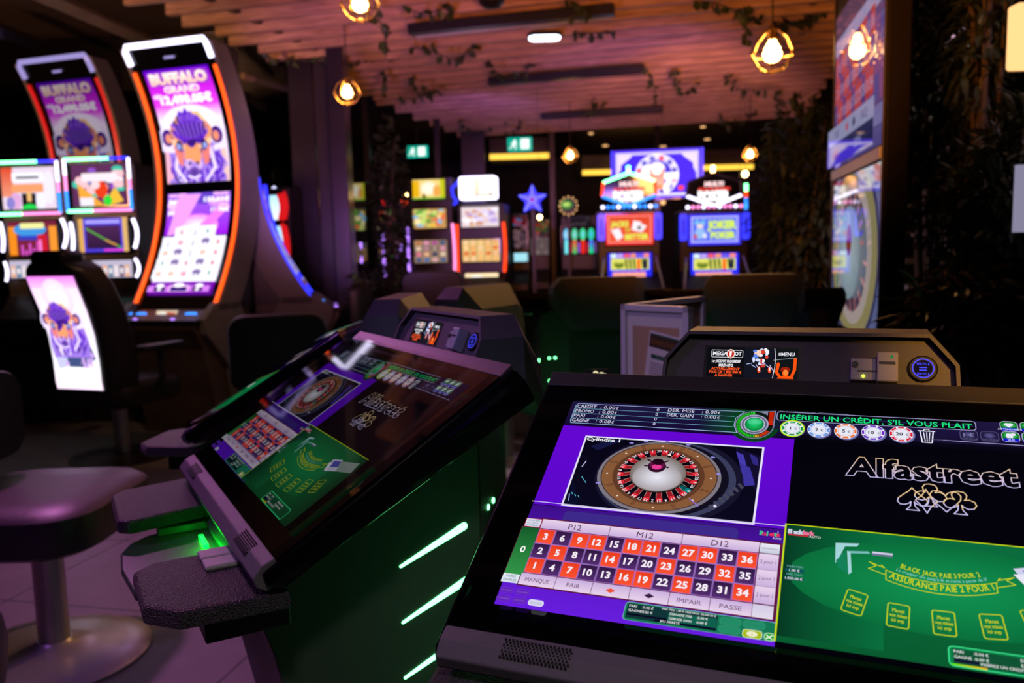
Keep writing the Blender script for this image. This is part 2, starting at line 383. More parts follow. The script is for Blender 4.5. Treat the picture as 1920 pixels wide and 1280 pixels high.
# ------------------------------------------------------------------ picture on the roulette terminals' screens
def paint_terminal():
    W, H = .598, .3364; P = Paint(W, H, dz=1.2e-5)
    purple = rgb(92, 8, 205); purple2 = rgb(70, 10, 160); navy = rgb(30, 22, 62); lav = rgb(200, 190, 240)
    P.rect(0, 0, 1, 1, rgb(3, 2, 10))
    P.rect(0, .12, .498, .5645, rgb(104, 6, 214), purple)
    P.rect(0, .567, .498, 1, rgb(62, 14, 140), rgb(105, 30, 225))
    # top bar
    P.rect(0, 0, 1, .075, navy, rgb(26, 18, 58)); P.rect(0, .075, .5, .145, rgb(26, 18, 58), rgb(18, 6, 50)); P.rect(.5, .075, 1, .118, rgb(26, 18, 58), rgb(24, 16, 50))
    P.rect(.5, .118, 1, .15, rgb(10, 8, 24), rgb(3, 2, 10))
    P.rect(.30, .0, .40, .13, rgb(26, 20, 58), rgb(20, 12, 52), cr=rgb(4, 70, 30))
    P.ell(.415, .08, .052, .092, rgb(4, 62, 26), rgb(4, 80, 34)); P.rect(.41, 0, .47, .10, rgb(4, 60, 28), cr=rgb(20, 20, 55))
    for k in range(5): P.line([(.0135, .128-.0), (.0135, .02)] if k == 0 else [(.014, .013+.0285*k), (.372, .013+.0285*k)], .0006, rgb(120, 190, 215))
    P.line([(.016, .0125), (.392, .0125), (.375, .05), (.374, .09), (.382, .128), (.016, .128), (.0115, .115), (.0115, .028), (.016, .0125)], .0008, rgb(170, 190, 235))
    lt = rgb(225, 222, 250)
    for i, (a, b) in enumerate((('CREDIT', ': 0.00'), ('PROMO', ': 0.00'), ('PARI', ': 0.00'), ('GAGNE', ': 0.00'))):
        v = .0375+.0275*i
        P.text(a, .0155, v, .0185, lt, wmax={'CREDIT': .046, 'PROMO': .044, 'PARI': .026, 'GAGNE': .04}[a]); P.text(b, .072, v, .0185, lt, wmax=.034); P.text('€', .108, v, .014, lt, wmax=.0055)
        P.text('0', .2015, v-.004, .016, lt)
        if i < 2: P.text(('DER. MISE', 'DER. GAIN')[i], .227, v-.004, .0185, lt, wmax=.058); P.text(': 0.00', .302, v-.004, .0185, lt, wmax=.032); P.text('€', .336, v-.004, .014, lt, wmax=.005)
    # round credit dial
    P.ell(.4155, .0815, .0405, .0755, rgb(120, 120, 150)); P.poly([(.418, .008), (.456, .0), (.4555, .085), (.43, .10)], rgb(135, 135, 165))
    P.ell(.4155, .0815, .038, .071, rgb(12, 30, 20)); P.poly([(.44, .006), (.4535, .004), (.453, .085), (.44, .09)], rgb(40, 5, 8))
    for k in range(44):
        a = 90-360*k/44*.80-12; t = R(a-78+8); t = R(-95-k*5.4)
        c = rgb(40, 225, 40) if k < 34 else rgb(225, 180, 30) if k < 37 else rgb(255, 60, 10)
        P.line([(.4155+.0305*math.cos(t), .0815+.057*math.sin(t)), (.4155+.0365*math.cos(t), .0815+.0685*math.sin(t))], .0011, c)
    for k in range(12): P.line([(.4435, .012+.006*k), (.452, .011+.006*k)], .0011, rgb(255, 50, 10))
    P.ell(.4155, .0815, .029, .053, rgb(165, 165, 195)); P.ell(.4155, .0815, .0255, .047, rgb(95, 95, 125)); P.ell(.4155, .0815, .022, .041, rgb(190, 190, 220))
    P.ell(.4155, .0815, .0195, .0365, rgb(6, 130, 60), rgb(30, 215, 110)); P.ell(.4155, .068, .015, .018, rgb(40, 200, 120), rgb(90, 225, 160))
    # message bar
    P.text('TOUT DYSFONCTIONNEMENT ANNULE JEUX ET GAINS', .4595, -.0035+.006, .0075, rgb(150, 150, 190), wmax=.14)
    P.rr(.4592, .006, .829, .052, .004, rgb(4, 6, 14), rgb(170, 165, 215), .0009); P.rect(.463, .025, .825, .034, rgb(30, 28, 70))
    P.text('INSÉRER UN CRÉDIT, S\'IL VOUS PLAIT', .466, .0445, .0265, rgb(30, 235, 130), wmax=.357, bold=.012)
    # chips
    for i, (t, c, cu) in enumerate((('1', rgb(20, 150, 70), .4921), ('2', rgb(95, 150, 230), .5432), ('5', rgb(240, 120, 50), .5945), ('10', rgb(110, 40, 200), .6455), ('20', rgb(225, 25, 50), .6966))):
        cv = .0925
        P.ell(cu+.002, cv+.004, .023, .041, rgb(110, 110, 170))
        if i == 0: P.ell(cu, cv, .0245, .0445, rgb(190, 240, 20))
        P.ell(cu, cv, .0215, .0385, c); P.ring(cu, cv, .0215, .0385, .96, rgb(235, 235, 250))
        for k in range(8):
            a = R(22+45*k); P.line([(cu+.0165*math.cos(a), cv+.0295*math.sin(a)), (cu+.0208*math.cos(a), cv+.037*math.sin(a))], .0022, rgb(240, 240, 252))
        P.ell(cu, cv, .0165, .0295, rgb(235, 236, 250)); P.ring(cu, cv, .0150, .0268, .95, c)
        P.text(t, cu-.0035, cv+.008, .0165, rgb(15, 10, 30), al='c', bold=.02); P.text('€', cu+(.0065 if len(t) < 2 else .0105), cv+.008, .012, rgb(15, 10, 30), al='c')
    # bin
    wh = rgb(240, 240, 255)
    P.line([(.7275, .071), (.7565, .071)], .0014, wh); P.line([(.737, .069), (.738, .062), (.746, .062), (.747, .069)], .001, wh)
    P.line([(.7305, .075), (.7335, .127), (.7505, .127), (.7535, .075)], .0014, wh)
    for x in (.7365, .742, .7475): P.line([(x, .078), (x*.6+.742*.4, .121)], .001, wh)
    # grey and green buttons
    for u, t, t2 in ((.80, '1 €', 'DONNER LA'), (.835, '', 'MENU DES JEUX')):
        P.rr(u, .057, u+.03, .104, .004, rgb(36, 28, 66), rgb(90, 85, 135), .0006); P.ell(u+.015, .077, .010, .014, rgb(50, 45, 90), rgb(95, 90, 145))
        P.text(t2, u+.015, .1015, .009, rgb(105, 100, 145), al='c', wmax=.028); 
        if t: P.text(t, u+.015, .088, .02, rgb(140, 135, 180), al='c')
    for i in range(4):
        for j in range(2):
            u = .8705+.0335*i; v = -.001+.0545*j+.003*(j == 0)
            if u+.03 > 1.0: continue
            P.rr(u, v, u+.029, v+.0475, .0045, rgb(10, 120, 30), rgb(190, 190, 225), .0008); P.ell(u+.0145, v+.018, .012, .013, rgb(20, 150, 50), rgb(110, 225, 140))
            P.rect(u+.0015, v+.032, u+.0275, v+.046, rgb(20, 20, 215))
            P.text((('ATTENDANT', 'SON', 'AIDE', 'FR'), ('VUE', 'JEUX', 'LUMIERE', 'PARI'))[j][i], u+.0145, v+.043, .0085, wh, al='c')
            if (i, j) == (0, 0):
                P.ell(u+.0115, v+.015, .0045, .007, wh); P.ell(u+.0175, v+.015, .0045, .007, wh); P.poly([(u+.0075, v+.017), (u+.0215, v+.017), (u+.0145, v+.031)], wh)
            else: P.rr(u+.0075, v+.009, u+.0185, v+.03, .001, wh); P.ell(u+.0195, v+.012, .004, .006, wh)
    P.line([(.77, .1135), (1, .1195)], .0009, rgb(180, 175, 220)); P.rect(.74, .1125, .78, .114, rgb(24, 16, 50), cr=rgb(150, 145, 190))
    # video window
    u0, v0, u1, v1 = .066, .211, .4385, .5605
    P.rect(u0-.004, v0-.007, u1+.004, v1+.006, rgb(235, 230, 255)); P.rect(u0, v0, u1, v1, rgb(6, 4, 20), rgb(10, 8, 30))
    for pts, c in (([(.385, .215), (.438, .25), (.438, .42), (.415, .36)], rgb(18, 12, 46)), ([(.388, .235), (.404, .25), (.414, .31), (.398, .29)], rgb(70, 60, 175)), ([(.398, .29), (.420, .31), (.434, .39), (.414, .40)], rgb(62, 52, 160)), ([(.415, .24), (.432, .26), (.436, .30), (.424, .29)], rgb(50, 42, 130)),
                   ([(.08, .26), (.125, .215), (.15, .215), (.10, .28)], rgb(20, 22, 62)), ([(.07, .44), (.085, .5), (.10, .558), (.07, .558)], rgb(8, 12, 40))): P.poly(pts, c)
    for u, v in ((.085, .42), (.09, .43), (.095, .44), (.075, .50), (.083, .508), (.091, .513), (.12, .225), (.125, .222)): P.line([(u, v), (u+.003, v+.008)], .0009, rgb(90, 200, 220))
    P.line([(.083, .34), (.078, .37)], .0013, rgb(190, 190, 230)); P.line([(.072, .51), (.074, .54)], .0013, rgb(140, 150, 210))
    clip = lambda pts: [(min(max(a, u0), u1), min(max(b, v0), v1)) for a, b in pts]
    def E(cu, cv, ru, rv, c, c2=None, n=48):
        pts = clip([(cu, cv)]+[(cu+ru*math.cos(2*math.pi*k/n), cv+rv*math.sin(2*math.pi*k/n)) for k in range(n)])
        P.add(pts, [(0, 1+k, 1+(k+1) % n) for k in range(n)], [c2 or c]+[c]*n)
    # outer machine curve and the roulette wheel
    E(.262, .395, .150, .205, rgb(22, 20, 44)); E(.258, .395, .140, .190, rgb(58, 62, 92)); E(.252, .392, .132, .182, rgb(16, 14, 30))
    E(.2425, .389, .1265, .175, rgb(128, 120, 130)); E(.2425, .386, .1195, .166, rgb(70, 55, 55)); E(.2425, .386, .117, .162, rgb(140, 92, 58), rgb(110, 66, 40))
    E(.242, .384, .094, .137, rgb(96, 58, 38), rgb(96, 58, 38))
    for k in range(8):
        a = R(20+45*k)
        for d in (-.02, .02): P.line(clip([(.2422+.096*math.cos(a+d), .385+.139*math.sin(a+d)), (.2425+.115*math.cos(a+d), .386+.160*math.sin(a+d))]), .0006, rgb(50, 26, 18))
    for k in range(8): a = R(42+45*k); P.ell(.2425+.106*math.cos(a), .386+.15*math.sin(a), .0022, .003, rgb(240, 220, 200))
    E(.2422, .385, .0835, .126, rgb(30, 20, 22))
    nums = [0, 32, 15, 19, 4, 21, 2, 25, 17, 34, 6, 27, 13, 36, 11, 30, 8, 23, 10, 5, 24, 16, 33, 1, 20, 14, 31, 9, 22, 18, 29, 7, 28, 12, 35, 3, 26]
    reds = {1, 3, 5, 7, 9, 12, 14, 16, 18, 19, 21, 23, 25, 27, 30, 32, 34, 36}
    n = 37; cu, cv = .2418, .386; da = 2*math.pi/n
    for k, nm in enumerate(nums):
        a = R(30)+k*da; c = rgb(0, 130, 130) if nm == 0 else rgb(225, 40, 55) if nm in reds else rgb(12, 8, 22)
        def q(r, rv, aa, dv=0): return (cu+r*math.cos(aa), cv+dv+rv*math.sin(aa))
        P.poly([q(.082, .124, a-da/2), q(.082, .124, a+da/2), q(.0705, .1065, a+da/2), q(.0705, .1065, a-da/2)], c)
        P.poly([q(.0695, .105, a-da/2*.92), q(.0695, .105, a+da/2*.92), q(.0585, .089, a+da/2*.92, -.006), q(.0585, .089, a-da/2*.92, -.006)], tuple(x*.45 for x in c))
        P.line([q(.0695, .105, a+da/2), q(.0585, .089, a+da/2, -.006)], .0005, rgb(190, 170, 160))
        m = q(.0763, .115, a); P.text(str(nm), m[0], m[1], .0125, rgb(245, 235, 240), al='c', rot=math.degrees(math.atan2(math.sin(a)*.115*P.h, math.cos(a)*.0763*P.w))+90, bold=.01)
    E(cu, cv-.006, .0575, .088, rgb(120, 108, 100), rgb(225, 222, 235)); E(cu, cv+.012, .050, .066, rgb(168, 160, 165), rgb(238, 238, 250))
    for a in (20, 160, 215, 325):
        t = R(a); P.line([(.2357, .335), (.2357+.026*math.cos(t), .335+.036*math.sin(t))], .0022, rgb(55, 12, 35))
    P.ell(.2365, .345, .019, .030, rgb(52, 12, 40)); P.ell(.2365, .338, .0155, .022, rgb(110, 22, 70), rgb(30, 6, 22)); P.ell(.2365, .348, .010, .013, rgb(235, 60, 150)); P.ell(.2365, .322, .012, .016, rgb(34, 6, 26))
    P.ell(.2565, .2825, .0035, .006, rgb(255, 225, 215))
    for u, v in ((.17, .235), (.20, .222), (.245, .215), (.29, .225), (.345, .28), (.362, .36), (.125, .45)): P.ell(u, v, .005, .004, rgb(150, 140, 230))
    P.line([(.315, .485), (.335, .515)], .001, rgb(150, 120, 255)); P.ell(.367, .508, .0035, .006, rgb(235, 225, 255))
    for k in range(7): P.line([(.405-.008*k, .40+.018*k), (.412-.008*k, .415+.018*k)], .0035, rgb(70, 70, 90))
    P.text('Cylindre 1', .069, .2365, .017, rgb(245, 245, 255), wmax=.075, bold=.025)
    # lower left: betting table
    P.rect(0, .5635, .5, .5665, rgb(225, 215, 250))
    P.rr(.0765, .594, .4175, .65, .006, rgb(62, 42, 140), rgb(45, 30, 105), .0006)
    P.rect(.0335, .638, .4965, .928, rgb(95, 18, 62)); P.rect(0, .6835, .04, .893, rgb(95, 18, 62))
    pk, pk2 = rgb(236, 214, 240), rgb(205, 178, 225)
    P.rect(.003, .644, .0375, .684, rgb(170, 30, 60)); P.rect(.0045, .6465, .036, .6815, rgb(225, 228, 245))
    for i, t in enumerate(('MONTRER', 'LES GAINS', 'POSSIBLES')): P.text(t, .0203, .6575+.0105*i, .0065, rgb(80, 80, 120), al='c', wmax=.026)
    for i, t in enumerate(('P12', 'M12', 'D12')):
        a = (.0385, .1785, .3185)[i]; b = (.1775, .3175, .4565)[i]
        P.rect(a, .643, b, .684, pk, pk2); P.text(t, (a+b)/2, .676, .024, rgb(70, 20, 60), al='c')
    P.rect(.458, .645, .492, .683, rgb(240, 240, 250), rgb(200, 205, 225)); P.text('IMPRESSION', .475, .667, .005, rgb(90, 90, 120), al='c', wmax=.028)
    P.rect(.001, .6865, .0375, .888, rgb(20, 92, 42), rgb(50, 150, 72)); P.text('0', .0195, .795, .027, WH, al='c', bold=.02)
    for r in range(3):
        for c in range(12):
            nm = 3-r+3*c; u = .0385+.03485*c; v = .687+.0635*r
            red = nm in reds
            c0, c1 = (rgb(238, 62, 30), rgb(255, 84, 50)) if red else (rgb(48, 22, 66), rgb(84, 46, 112))
            P.rect(u, v, u+.0345, v+.0625, rgb(200, 110, 180) if red else rgb(150, 110, 190)); P.rect(u+.0014, v+.0024, u+.0331, v+.0601, c0, c1)
            P.text(str(nm), u+.0173, v+.0435, .0265, rgb(250, 240, 250), al='c', bold=.035)
        v = .687+.0635*r; P.rect(.458, v, .492, v+.0615, pk, pk2); P.text('2 pour 1', .475, v+.037, .014, rgb(110, 70, 120), al='c', wmax=.027)
    P.rect(.0012, .89, .0345, .925, rgb(225, 235, 245)); P.text('PARIS', .018, .904, .010, rgb(80, 90, 130), al='c', wmax=.019); P.text('FINALES', .018, .919, .010, rgb(80, 90, 130), al='c', wmax=.026)
    for i, t in enumerate(('MANQUE', 'PAIR', '', '', 'IMPAIR', 'PASSE')):
        a = .0365+.0703*i; P.rect(a, .880, a+.0693, .926, pk2, pk)
        if t: P.text(t, a+.0345, .911, .0165, rgb(95, 50, 100), al='c', wmax={'MANQUE': .048, 'PAIR': .025, 'IMPAIR': .042, 'PASSE': .037}[t])
        else: P.poly([(a+.0345-.0095, .903), (a+.0345, .894), (a+.0345+.0095, .903), (a+.0345, .912)], rgb(238, 80, 50) if i == 2 else rgb(60, 26, 70))
    P.rect(.458, .880, .492, .926, rgb(215, 205, 232), rgb(230, 222, 240))
    # Roulette / small marks
    for i, ch in enumerate('Roulette'): P.text(ch, .4545+.0042*i, .616, .017, rgb(225, 45, 95) if i % 3 else rgb(60, 200, 150), bold=.05)
    P.text('AUTO', .478, .628, .007, WH); P.text('1', .486, .604, .01, WH)
    for i, (u, v) in enumerate(((.006, .945), (.038, .945), (.006, .977), (.038, .977))): P.rr(u, v, u+.027, v+.022, .003, rgb(100, 35, 190), rgb(120, 60, 205), .0004); P.text('FAVORIS', u+.0135, v+.014, .006, rgb(150, 100, 220), al='c', wmax=.02)
    P.rr(.069, .978, .098, .999, .003, rgb(215, 215, 240), rgb(240, 240, 255), .0006); P.text('ANNULER', .0835, .992, .006, rgb(150, 150, 190), al='c', wmax=.022)
    P.rr(.2455, .935, .5, 1.0, .004, rgb(20, 120, 84), rgb(130, 190, 190), .0006); P.rect(.2495, .940, .405, .992, rgb(16, 52, 54))
    for i in range(2): P.text(('PARI', 'GAGNE')[i], .2525, .952+.016*i, .009, WH); P.text(':0.00 €', .2755, .952+.016*i, .009, WH)
    P.rect(.322, .951, .404, .983, rgb(16, 96, 78)); P.rect(.2505, .975, .3205, .982, rgb(8, 8, 34)); P.rect(.30, .984, .404, .991, rgb(8, 8, 34))
    P.text('MISE MIN: 1.00 € MISE MAX: 30.000.00 €', .3095, .946, .007, WH, wmax=.092)
    for i in range(2): P.text(('DERNIÈRE MISE', 'DERNIER GAIN')[i], .3245, .961+.016*i, .0085, WH, wmax=.038); P.text(':0.00 €', .3705, .961+.016*i, .0085, WH)
    P.text('JEU ARRÊTÉ', .31, .990, .008, WH, wmax=.034)
    for i in range(2):
        for j in range(2): P.rr(.4085+.0385*i, .942+.028*j, .4435+.0385*i, .966+.028*j, .003, rgb(36, 140, 104), rgb(60, 160, 125), .0004)
    P.rr(.4475, .972, .478, .9985, .003, rgb(170, 190, 20), rgb(220, 235, 200), .0007); P.ell(.4625, .985, .009, .009, rgb(240, 240, 200)); P.text('i', .4625, .990, .01, rgb(200, 60, 20), al='c')
    P.rr(.482, .974, .4975, .9985, .003, rgb(10, 170, 20), rgb(200, 235, 210), .0007); P.line([(.485, .981), (.494, .993)], .001, WH); P.line([(.494, .981), (.485, .993)], .001, WH)
    # right upper: maker's logo
    cr, wl = rgb(235, 200, 150), rgb(205, 195, 240)
    P.text('Alfastreet', .596, .3205, .083, cr, wmax=.289, outline=.013, bold=.045, c2=wl)
    def suit(cx, cy, s, half, a, b_, ky=1):
        pts = [(x, y) for x, y in half]+[(-x, y) for x, y in reversed(half)]
        for k in range(len(pts)):
            p, q = pts[k], pts[(k+1) % len(pts)]; P.line([(cx+p[0]*s/P.w, cy+p[1]*s*ky/P.h), (cx+q[0]*s/P.w, cy+q[1]*s*ky/P.h)], .0012, a if p[1] < .2 else b_)
    SP = [(0, -1), (.22, -.66), (.55, -.34), (.84, -.02), (.90, .28), (.74, .50), (.48, .52), (.22, .38), (.10, .22), (.14, .6), (.38, .95), (0, .95)]
    HE = [(0, -.35), (.16, -.62), (.44, -.78), (.74, -.70), (.90, -.42), (.86, -.08), (.62, .28), (.30, .62), (0, 1)]
    DI = [(0, -1), (.20, -.52), (.62, 0), (.24, .48), (0, 1)]
    CL = [(0, -1), (.30, -.94), (.44, -.68), (.40, -.42), (.28, -.26), (.55, -.32), (.86, -.16), (.94, .14), (.78, .42), (.48, .48), (.22, .34), (.09, .16), (.14, .6), (.38, .95), (0, .95)]
    suit(.7105, .4090, .0165, SP, cr, wl); suit(.7330, .4130, .0170, DI, cr, wl); suit(.7400, .3880, .0165, CL, cr, wl); suit(.7640, .4040, .0165, HE, cr, wl); suit(.7860, .4120, .0165, CL, cr, wl)
    # right lower: card table
    P.rect(.5, .5635, 1, 1, rgb(10, 110, 62), rgb(8, 92, 48)); P.rect(.5, .5635, .66, .98, rgb(4, 62, 38), rgb(5, 56, 34), cr=rgb(9, 112, 62))
    P.ell(.75, .75, .24, .16, rgb(9, 112, 60), rgb(18, 150, 84)); P.rect(.89, .5635, 1, 1, rgb(10, 115, 62), rgb(8, 85, 46), cr=rgb(4, 60, 34))
    yl = rgb(200, 220, 20); P.rect(.4985, .5635, 1, .5675, yl); P.rect(.4975, .5635, .5005, 1, yl)
    for i, ch in enumerate('BlackJack'): P.text(ch, .5035+.0048*i, .602, .017, rgb(210, 215, 235) if i < 5 else rgb(240, 120, 160), bold=.05)
    P.text('AUTO', .540, .612, .009, WH); P.line([(.506, .607), (.538, .607)], .002, rgb(200, 40, 60))
    gl = rgb(165, 215, 220)
    P.poly([(.5845, .622), (.6235, .615), (.619, .628), (.600, .632), (.5885, .69), (.5850, .70)], gl); P.poly([(.6035, .648), (.609, .650), (.6115, .728), (.6065, .736)], gl); P.poly([(.606, .648), (.6375, .642), (.6405, .650), (.610, .656)], rgb(120, 190, 185))
    P.poly([(.586, .69), (.6, .65), (.606, .735), (.59, .715)], rgb(20, 130, 90)); P.rect(.6435, .6405, .6755, .6475, rgb(215, 210, 240)); P.rect(.6435, .6495, .6755, .6545, rgb(120, 110, 160))
    P.text('PARI MIN', .5075, .735, .008, rgb(120, 170, 190), wmax=.026); P.rect(.505, .74, .536, .752, rgb(16, 80, 90)); P.text('1.00 €', .52, .7505, .009, WH, al='c')
    P.text('PARI MAX', .5075, .765, .008, rgb(120, 170, 190), wmax=.026); P.rect(.505, .77, .536, .782, rgb(16, 80, 90)); P.text('1.000.00 €', .52, .7805, .009, WH, al='c', wmax=.028)
    ye = rgb(200, 215, 30)
    def arc(t, v, sag): return v+sag*(1-(2*t-1)**2)
    def arctext(t, u0, u1, v, sag, h, c, b=.01):
        wd = [(.30 if ch == ' ' else glyphs(ch, 0, b)[2]+.09) for ch in t]; tot = sum(wd); x = 0; kx = (u1-u0)/tot
        for i, ch in enumerate(t):
            q = (x+wd[i]/2)/tot
            if ch != ' ': P.text(ch, u0+(u1-u0)*q, arc(q, v, sag), h, c, al='c', rot=math.degrees(math.atan2(-sag*4*(2*q-1)*P.h*1.0, (u1-u0)*P.w)), bold=b, wmax=(wd[i]-.09)*kx)
            x += wd[i]
    arctext('BLACK JACK PAIE 3 POUR 2', .686, .806, .690, .020, .017, ye, .02)
    arctext('Le croupier tire jusqu\'à 16 et reste à partir de 17', .680, .815, .703, .022, .011, rgb(150, 220, 220), 0)
    arctext('ASSURANCE PAIE 2 POUR 1', .668, .824, .7315, .027, .022, ye, .02)
    for a in ((.6665, .7075, .703, .026), (.6665, .740, .738, .028)): P.line([(.6645+.163*k/16, arc(k/16, a[1] if a[1] < .72 else .742, a[3])) for k in range(17)], .0009, ye)
    for s_ in (-1, 1):
        m = .7455; P.line([(m+s_*.081, .707), (m+s_*.081, .742)], .0009, ye)
        P.line([(m+s_*.081, .725), (m+s_*.108, .708), (m+s_*.096, .696), (m+s_*.107, .683), (m+s_*.083, .70), (m+s_*.088, .69)], .0009, ye)
    for cu, cv, rt in ((.6167, .836, 14), (.6815, .862, 4), (.7468, .8665, -1), (.8145, .857, -6), (.874, .824, -14), (.93, .79, -22)):
        ca, sa = math.cos(R(rt)), math.sin(R(rt))
        Q = lambda x, y: (cu+(x*ca-y*sa)/P.w, cv+(x*sa+y*ca)/P.h)
        P.line([Q(x, y) for x, y in rpoly(-.0095, .0095, -.013, .013, .002, 2)], .0010, ye, True)
        for i, t in enumerate(('Placez', 'vos mises', 'ici svp')):
            u, v = Q(0, -.0038+.0055*i); P.text(t, u, v, .0115, ye, al='c', rot=rt, wmax=(.018, .026, .019)[i], bold=.02)
    P.poly([(.853, .652), (.90, .63), (.93, .69), (.875, .72)], rgb(210, 210, 240)); P.poly([(.866, .655), (.90, .64), (.917, .67), (.878, .69)], rgb(90, 90, 190)); P.poly([(.90, .64), (.99, .60), (1, .66), (.93, .69)], rgb(150, 165, 160)); P.poly([(.852, .672), (.872, .668), (.885, .712), (.87, .716)], rgb(235, 235, 250))
    P.rr(.750, .9365, .95, .996, .004, rgb(10, 130, 74), rgb(60, 225, 140), .0012); P.rect(.756, .943, .945, .99, rgb(14, 84, 52))
    for i in range(2): P.text(('PARI', 'GAGNE')[i], .757, .955+.016*i, .009, WH); P.text(':0.00 €', .784, .955+.016*i, .009, WH); P.text(('DERNIÈRE MISE', 'DERNIER GAIN')[i], .845, .955+.016*i, .009, WH, wmax=.05)
    P.rect(.757, .974, .79, .983, rgb(20, 16, 50)); P.text('INSEREZ UN CREDIT SVP', .792, .984, .009, WH, wmax=.07)
    P.rect(.752, .9885, .80, .9945, rgb(60, 230, 30), cr=rgb(240, 180, 20))
    return P

# ------------------------------------------------------------------ roulette terminal (origin on the floor below the screen centre, player at -y)
TILT = R(31.7); ZC = .895
ct, st_ = math.cos(TILT), math.sin(TILT)
SC = Matrix(((1, 0, 0, 0), (0, ct, -st_, 0), (0, st_, ct, ZC), (0, 0, 0, 1)))   # screen plane: x right, y up the screen, z out
def make_terminal(label):
    t = thing('roulette_terminal', label, 'gaming terminal', (0, 0, 0), 0, 'roulette terminals of the cluster')
    b = MB()   # cabinet
    b.prism([(-.04, 0), (-.16, .60), (-.195, .715), (-.17, .735), (.19, .93), (.19, 0)], 'x', -.22, .22)
    cab = b.build('cabinet', 'side_panel', t, bevel=.003)
    b = MB(); b.prism([(-.2195, .1905), (.2195, .1905), (.125, .285), (-.125, .285)], 'z', 0, .955); b.build('rear_panel', 'side_panel', t, bevel=.003)
    b = MB()   # screen housing, a wedge that is thicker towards the top
    y0, y1 = -.228, .226
    b.T = SC
    b.loft([[(-.349, y0, .004), (.349, y0, .004), (.349, y1, .004), (-.349, y1, .004)], [(-.353, y0-.004, -.012), (.353, y0-.004, -.012), (.353, y1+.004, -.02), (-.353, y1+.004, -.02)],
            [(-.350, y0+.01, -.030), (.350, y0+.01, -.030), (.350, y1+.004, -.058), (-.350, y1+.004, -.058)], [(-.30, y0+.05, -.048), (.30, y0+.05, -.048), (.30, y1-.02, -.075), (-.30, y1-.02, -.075)]])
    b.build('housing', 'black_gloss', t, bevel=.003)
    b = MB(); b.T = SC; b.box(-.343, .343, -.203, .2, .0042, .0072); b.build('cover_glass', 'black_glass', t)
    b = MB(); b.T = SC; b.prism([(.2005, .0042), (.2265, .0042), (.2265, .011), (.2005, .0085)], 'x', -.346, .346); b.build('top_rail', 'rail_grey', t, bevel=.001)
    b = MB(); b.T = SC; b.prism([(-.204, .0042), (-.2035, .0095), (-.222, .0125), (-.241, .006), (-.244, -.008), (-.236, -.022), (-.226, -.022)], 'x', -.343, .343)
    bar = b.build('speaker_bar', 'grey_powder', t, bevel=.002)
    for x0 in (-.270, .195):
        b = MB(); b.T = SC
        for i in range(18):
            for j in range(7): x = x0+.0042*i+.0021*(j % 2); y = -.2095-.0034*j; b.box(x, x+.0019, y-.0021, y, .009, .01285-.0001*0)
        b.build('speaker_grille', 'black_plastic', bar)
    P = paint_terminal(); P.build('screen', 'screen', t, SC @ Matrix.Translation((0, 0, .0076)))
    b = MB(); b.T = SC; zt_ = .0080+P.L*P.dz; b.add([(-.343, -.203, zt_), (.343, -.203, zt_), (.343, .2, zt_), (-.343, .2, zt_)], [(0, 1, 2, 3)]); b.build('front_glass', 'clear_glass', t)
    # head: hood, front panel, small display, ticket unit, round button
    HP = [(-.190, .965), (-.187, 1.045), (-.155, 1.082), (.155, 1.082), (.187, 1.045), (.190, .965)]
    def sc_(k, cx=0, cz=1.03): return [(cx+(x-cx)*k[0], cz+(z-cz)*k[1]) for x, z in HP]
    b = MB(); out = sc_((1, 1)); inn = [(-.1855, .965), (-.1825, 1.0435), (-.1530, 1.0775), (.1530, 1.0775), (.1825, 1.0435), (.1855, .965)]; fs_ = lambda poly, y: [(x, y+(z-1.0)*.45, z) for x, z in poly]
    fr = lambda poly, y: [(x, y+.02*((z-1.0)/.08)*0, z) for x, z in poly]
    n = len(HP)
    vs = fs_(out, .196)+fs_(inn, .196)+fs_(inn, .222)+fr(out, .30)
    fs = []
    for i in range(n-1):
        j = i+1; fs += [(i, j, n+j, n+i), (n+i, n+j, 2*n+j, 2*n+i), (i, j, 3*n+j, 3*n+i)]
    fs.append(tuple(2*n+i for i in range(n)))
    b.add(vs, fs)
    bk = [(-.165, .93), (-.155, .985), (-.125, 1.01), (.125, 1.01), (.155, .985), (.165, .93)]
    b2 = [(-.130, .88), (-.125, .90), (-.10, .91), (.10, .91), (.125, .90), (.130, .88)]
    vs = fr(out, .30)+fr(bk, .352)+fr(b2, .372); fs = []
    for i in range(n-1): j = i+1; fs += [(i, j, n+j, n+i), (n+i, n+j, 2*n+j, 2*n+i)]
    fs.append(tuple(2*n+i for i in range(n))); fs.append((0, n, 2*n, 3*n-1, 2*n-1, n-1)); b.add(vs, fs)
    b.add([(-.19, .18, .965), (.19, .18, .965), (.19, .30, .965), (-.19, .30, .965)], [(0, 1, 2, 3)])
    head = b.build('hood', 'hood_grey', t)
    # leaning front panel: plane frame (x right, y up, z out)
    lean = math.atan(.45); PT = Matrix.Translation((0, .2125, 1.010)) @ Matrix(((1, 0, 0, 0), (0, math.sin(lean), -math.cos(lean), 0), (0, math.cos(lean), math.sin(lean), 0), (0, 0, 0, 1)))
    b = MB(); b.T = PT; b.prism([(-.196, -.008), (.196, -.008), (.186, .004), (.181, .034), (.151, .070), (-.151, .070), (-.181, .034), (-.186, .004)], 'z', -.004, 0)
    pan = b.build('front_panel', 'hood_grey', t, bevel=.0008)
    D = Paint(.122, .043, dz=1e-5)
    D.rect(0, 0, 1, 1, rgb(8, 10, 14)); D.rect(.42, 0, .74, 1, rgb(16, 18, 30)); D.rect(.74, 0, 1, 1, rgb(14, 18, 20))
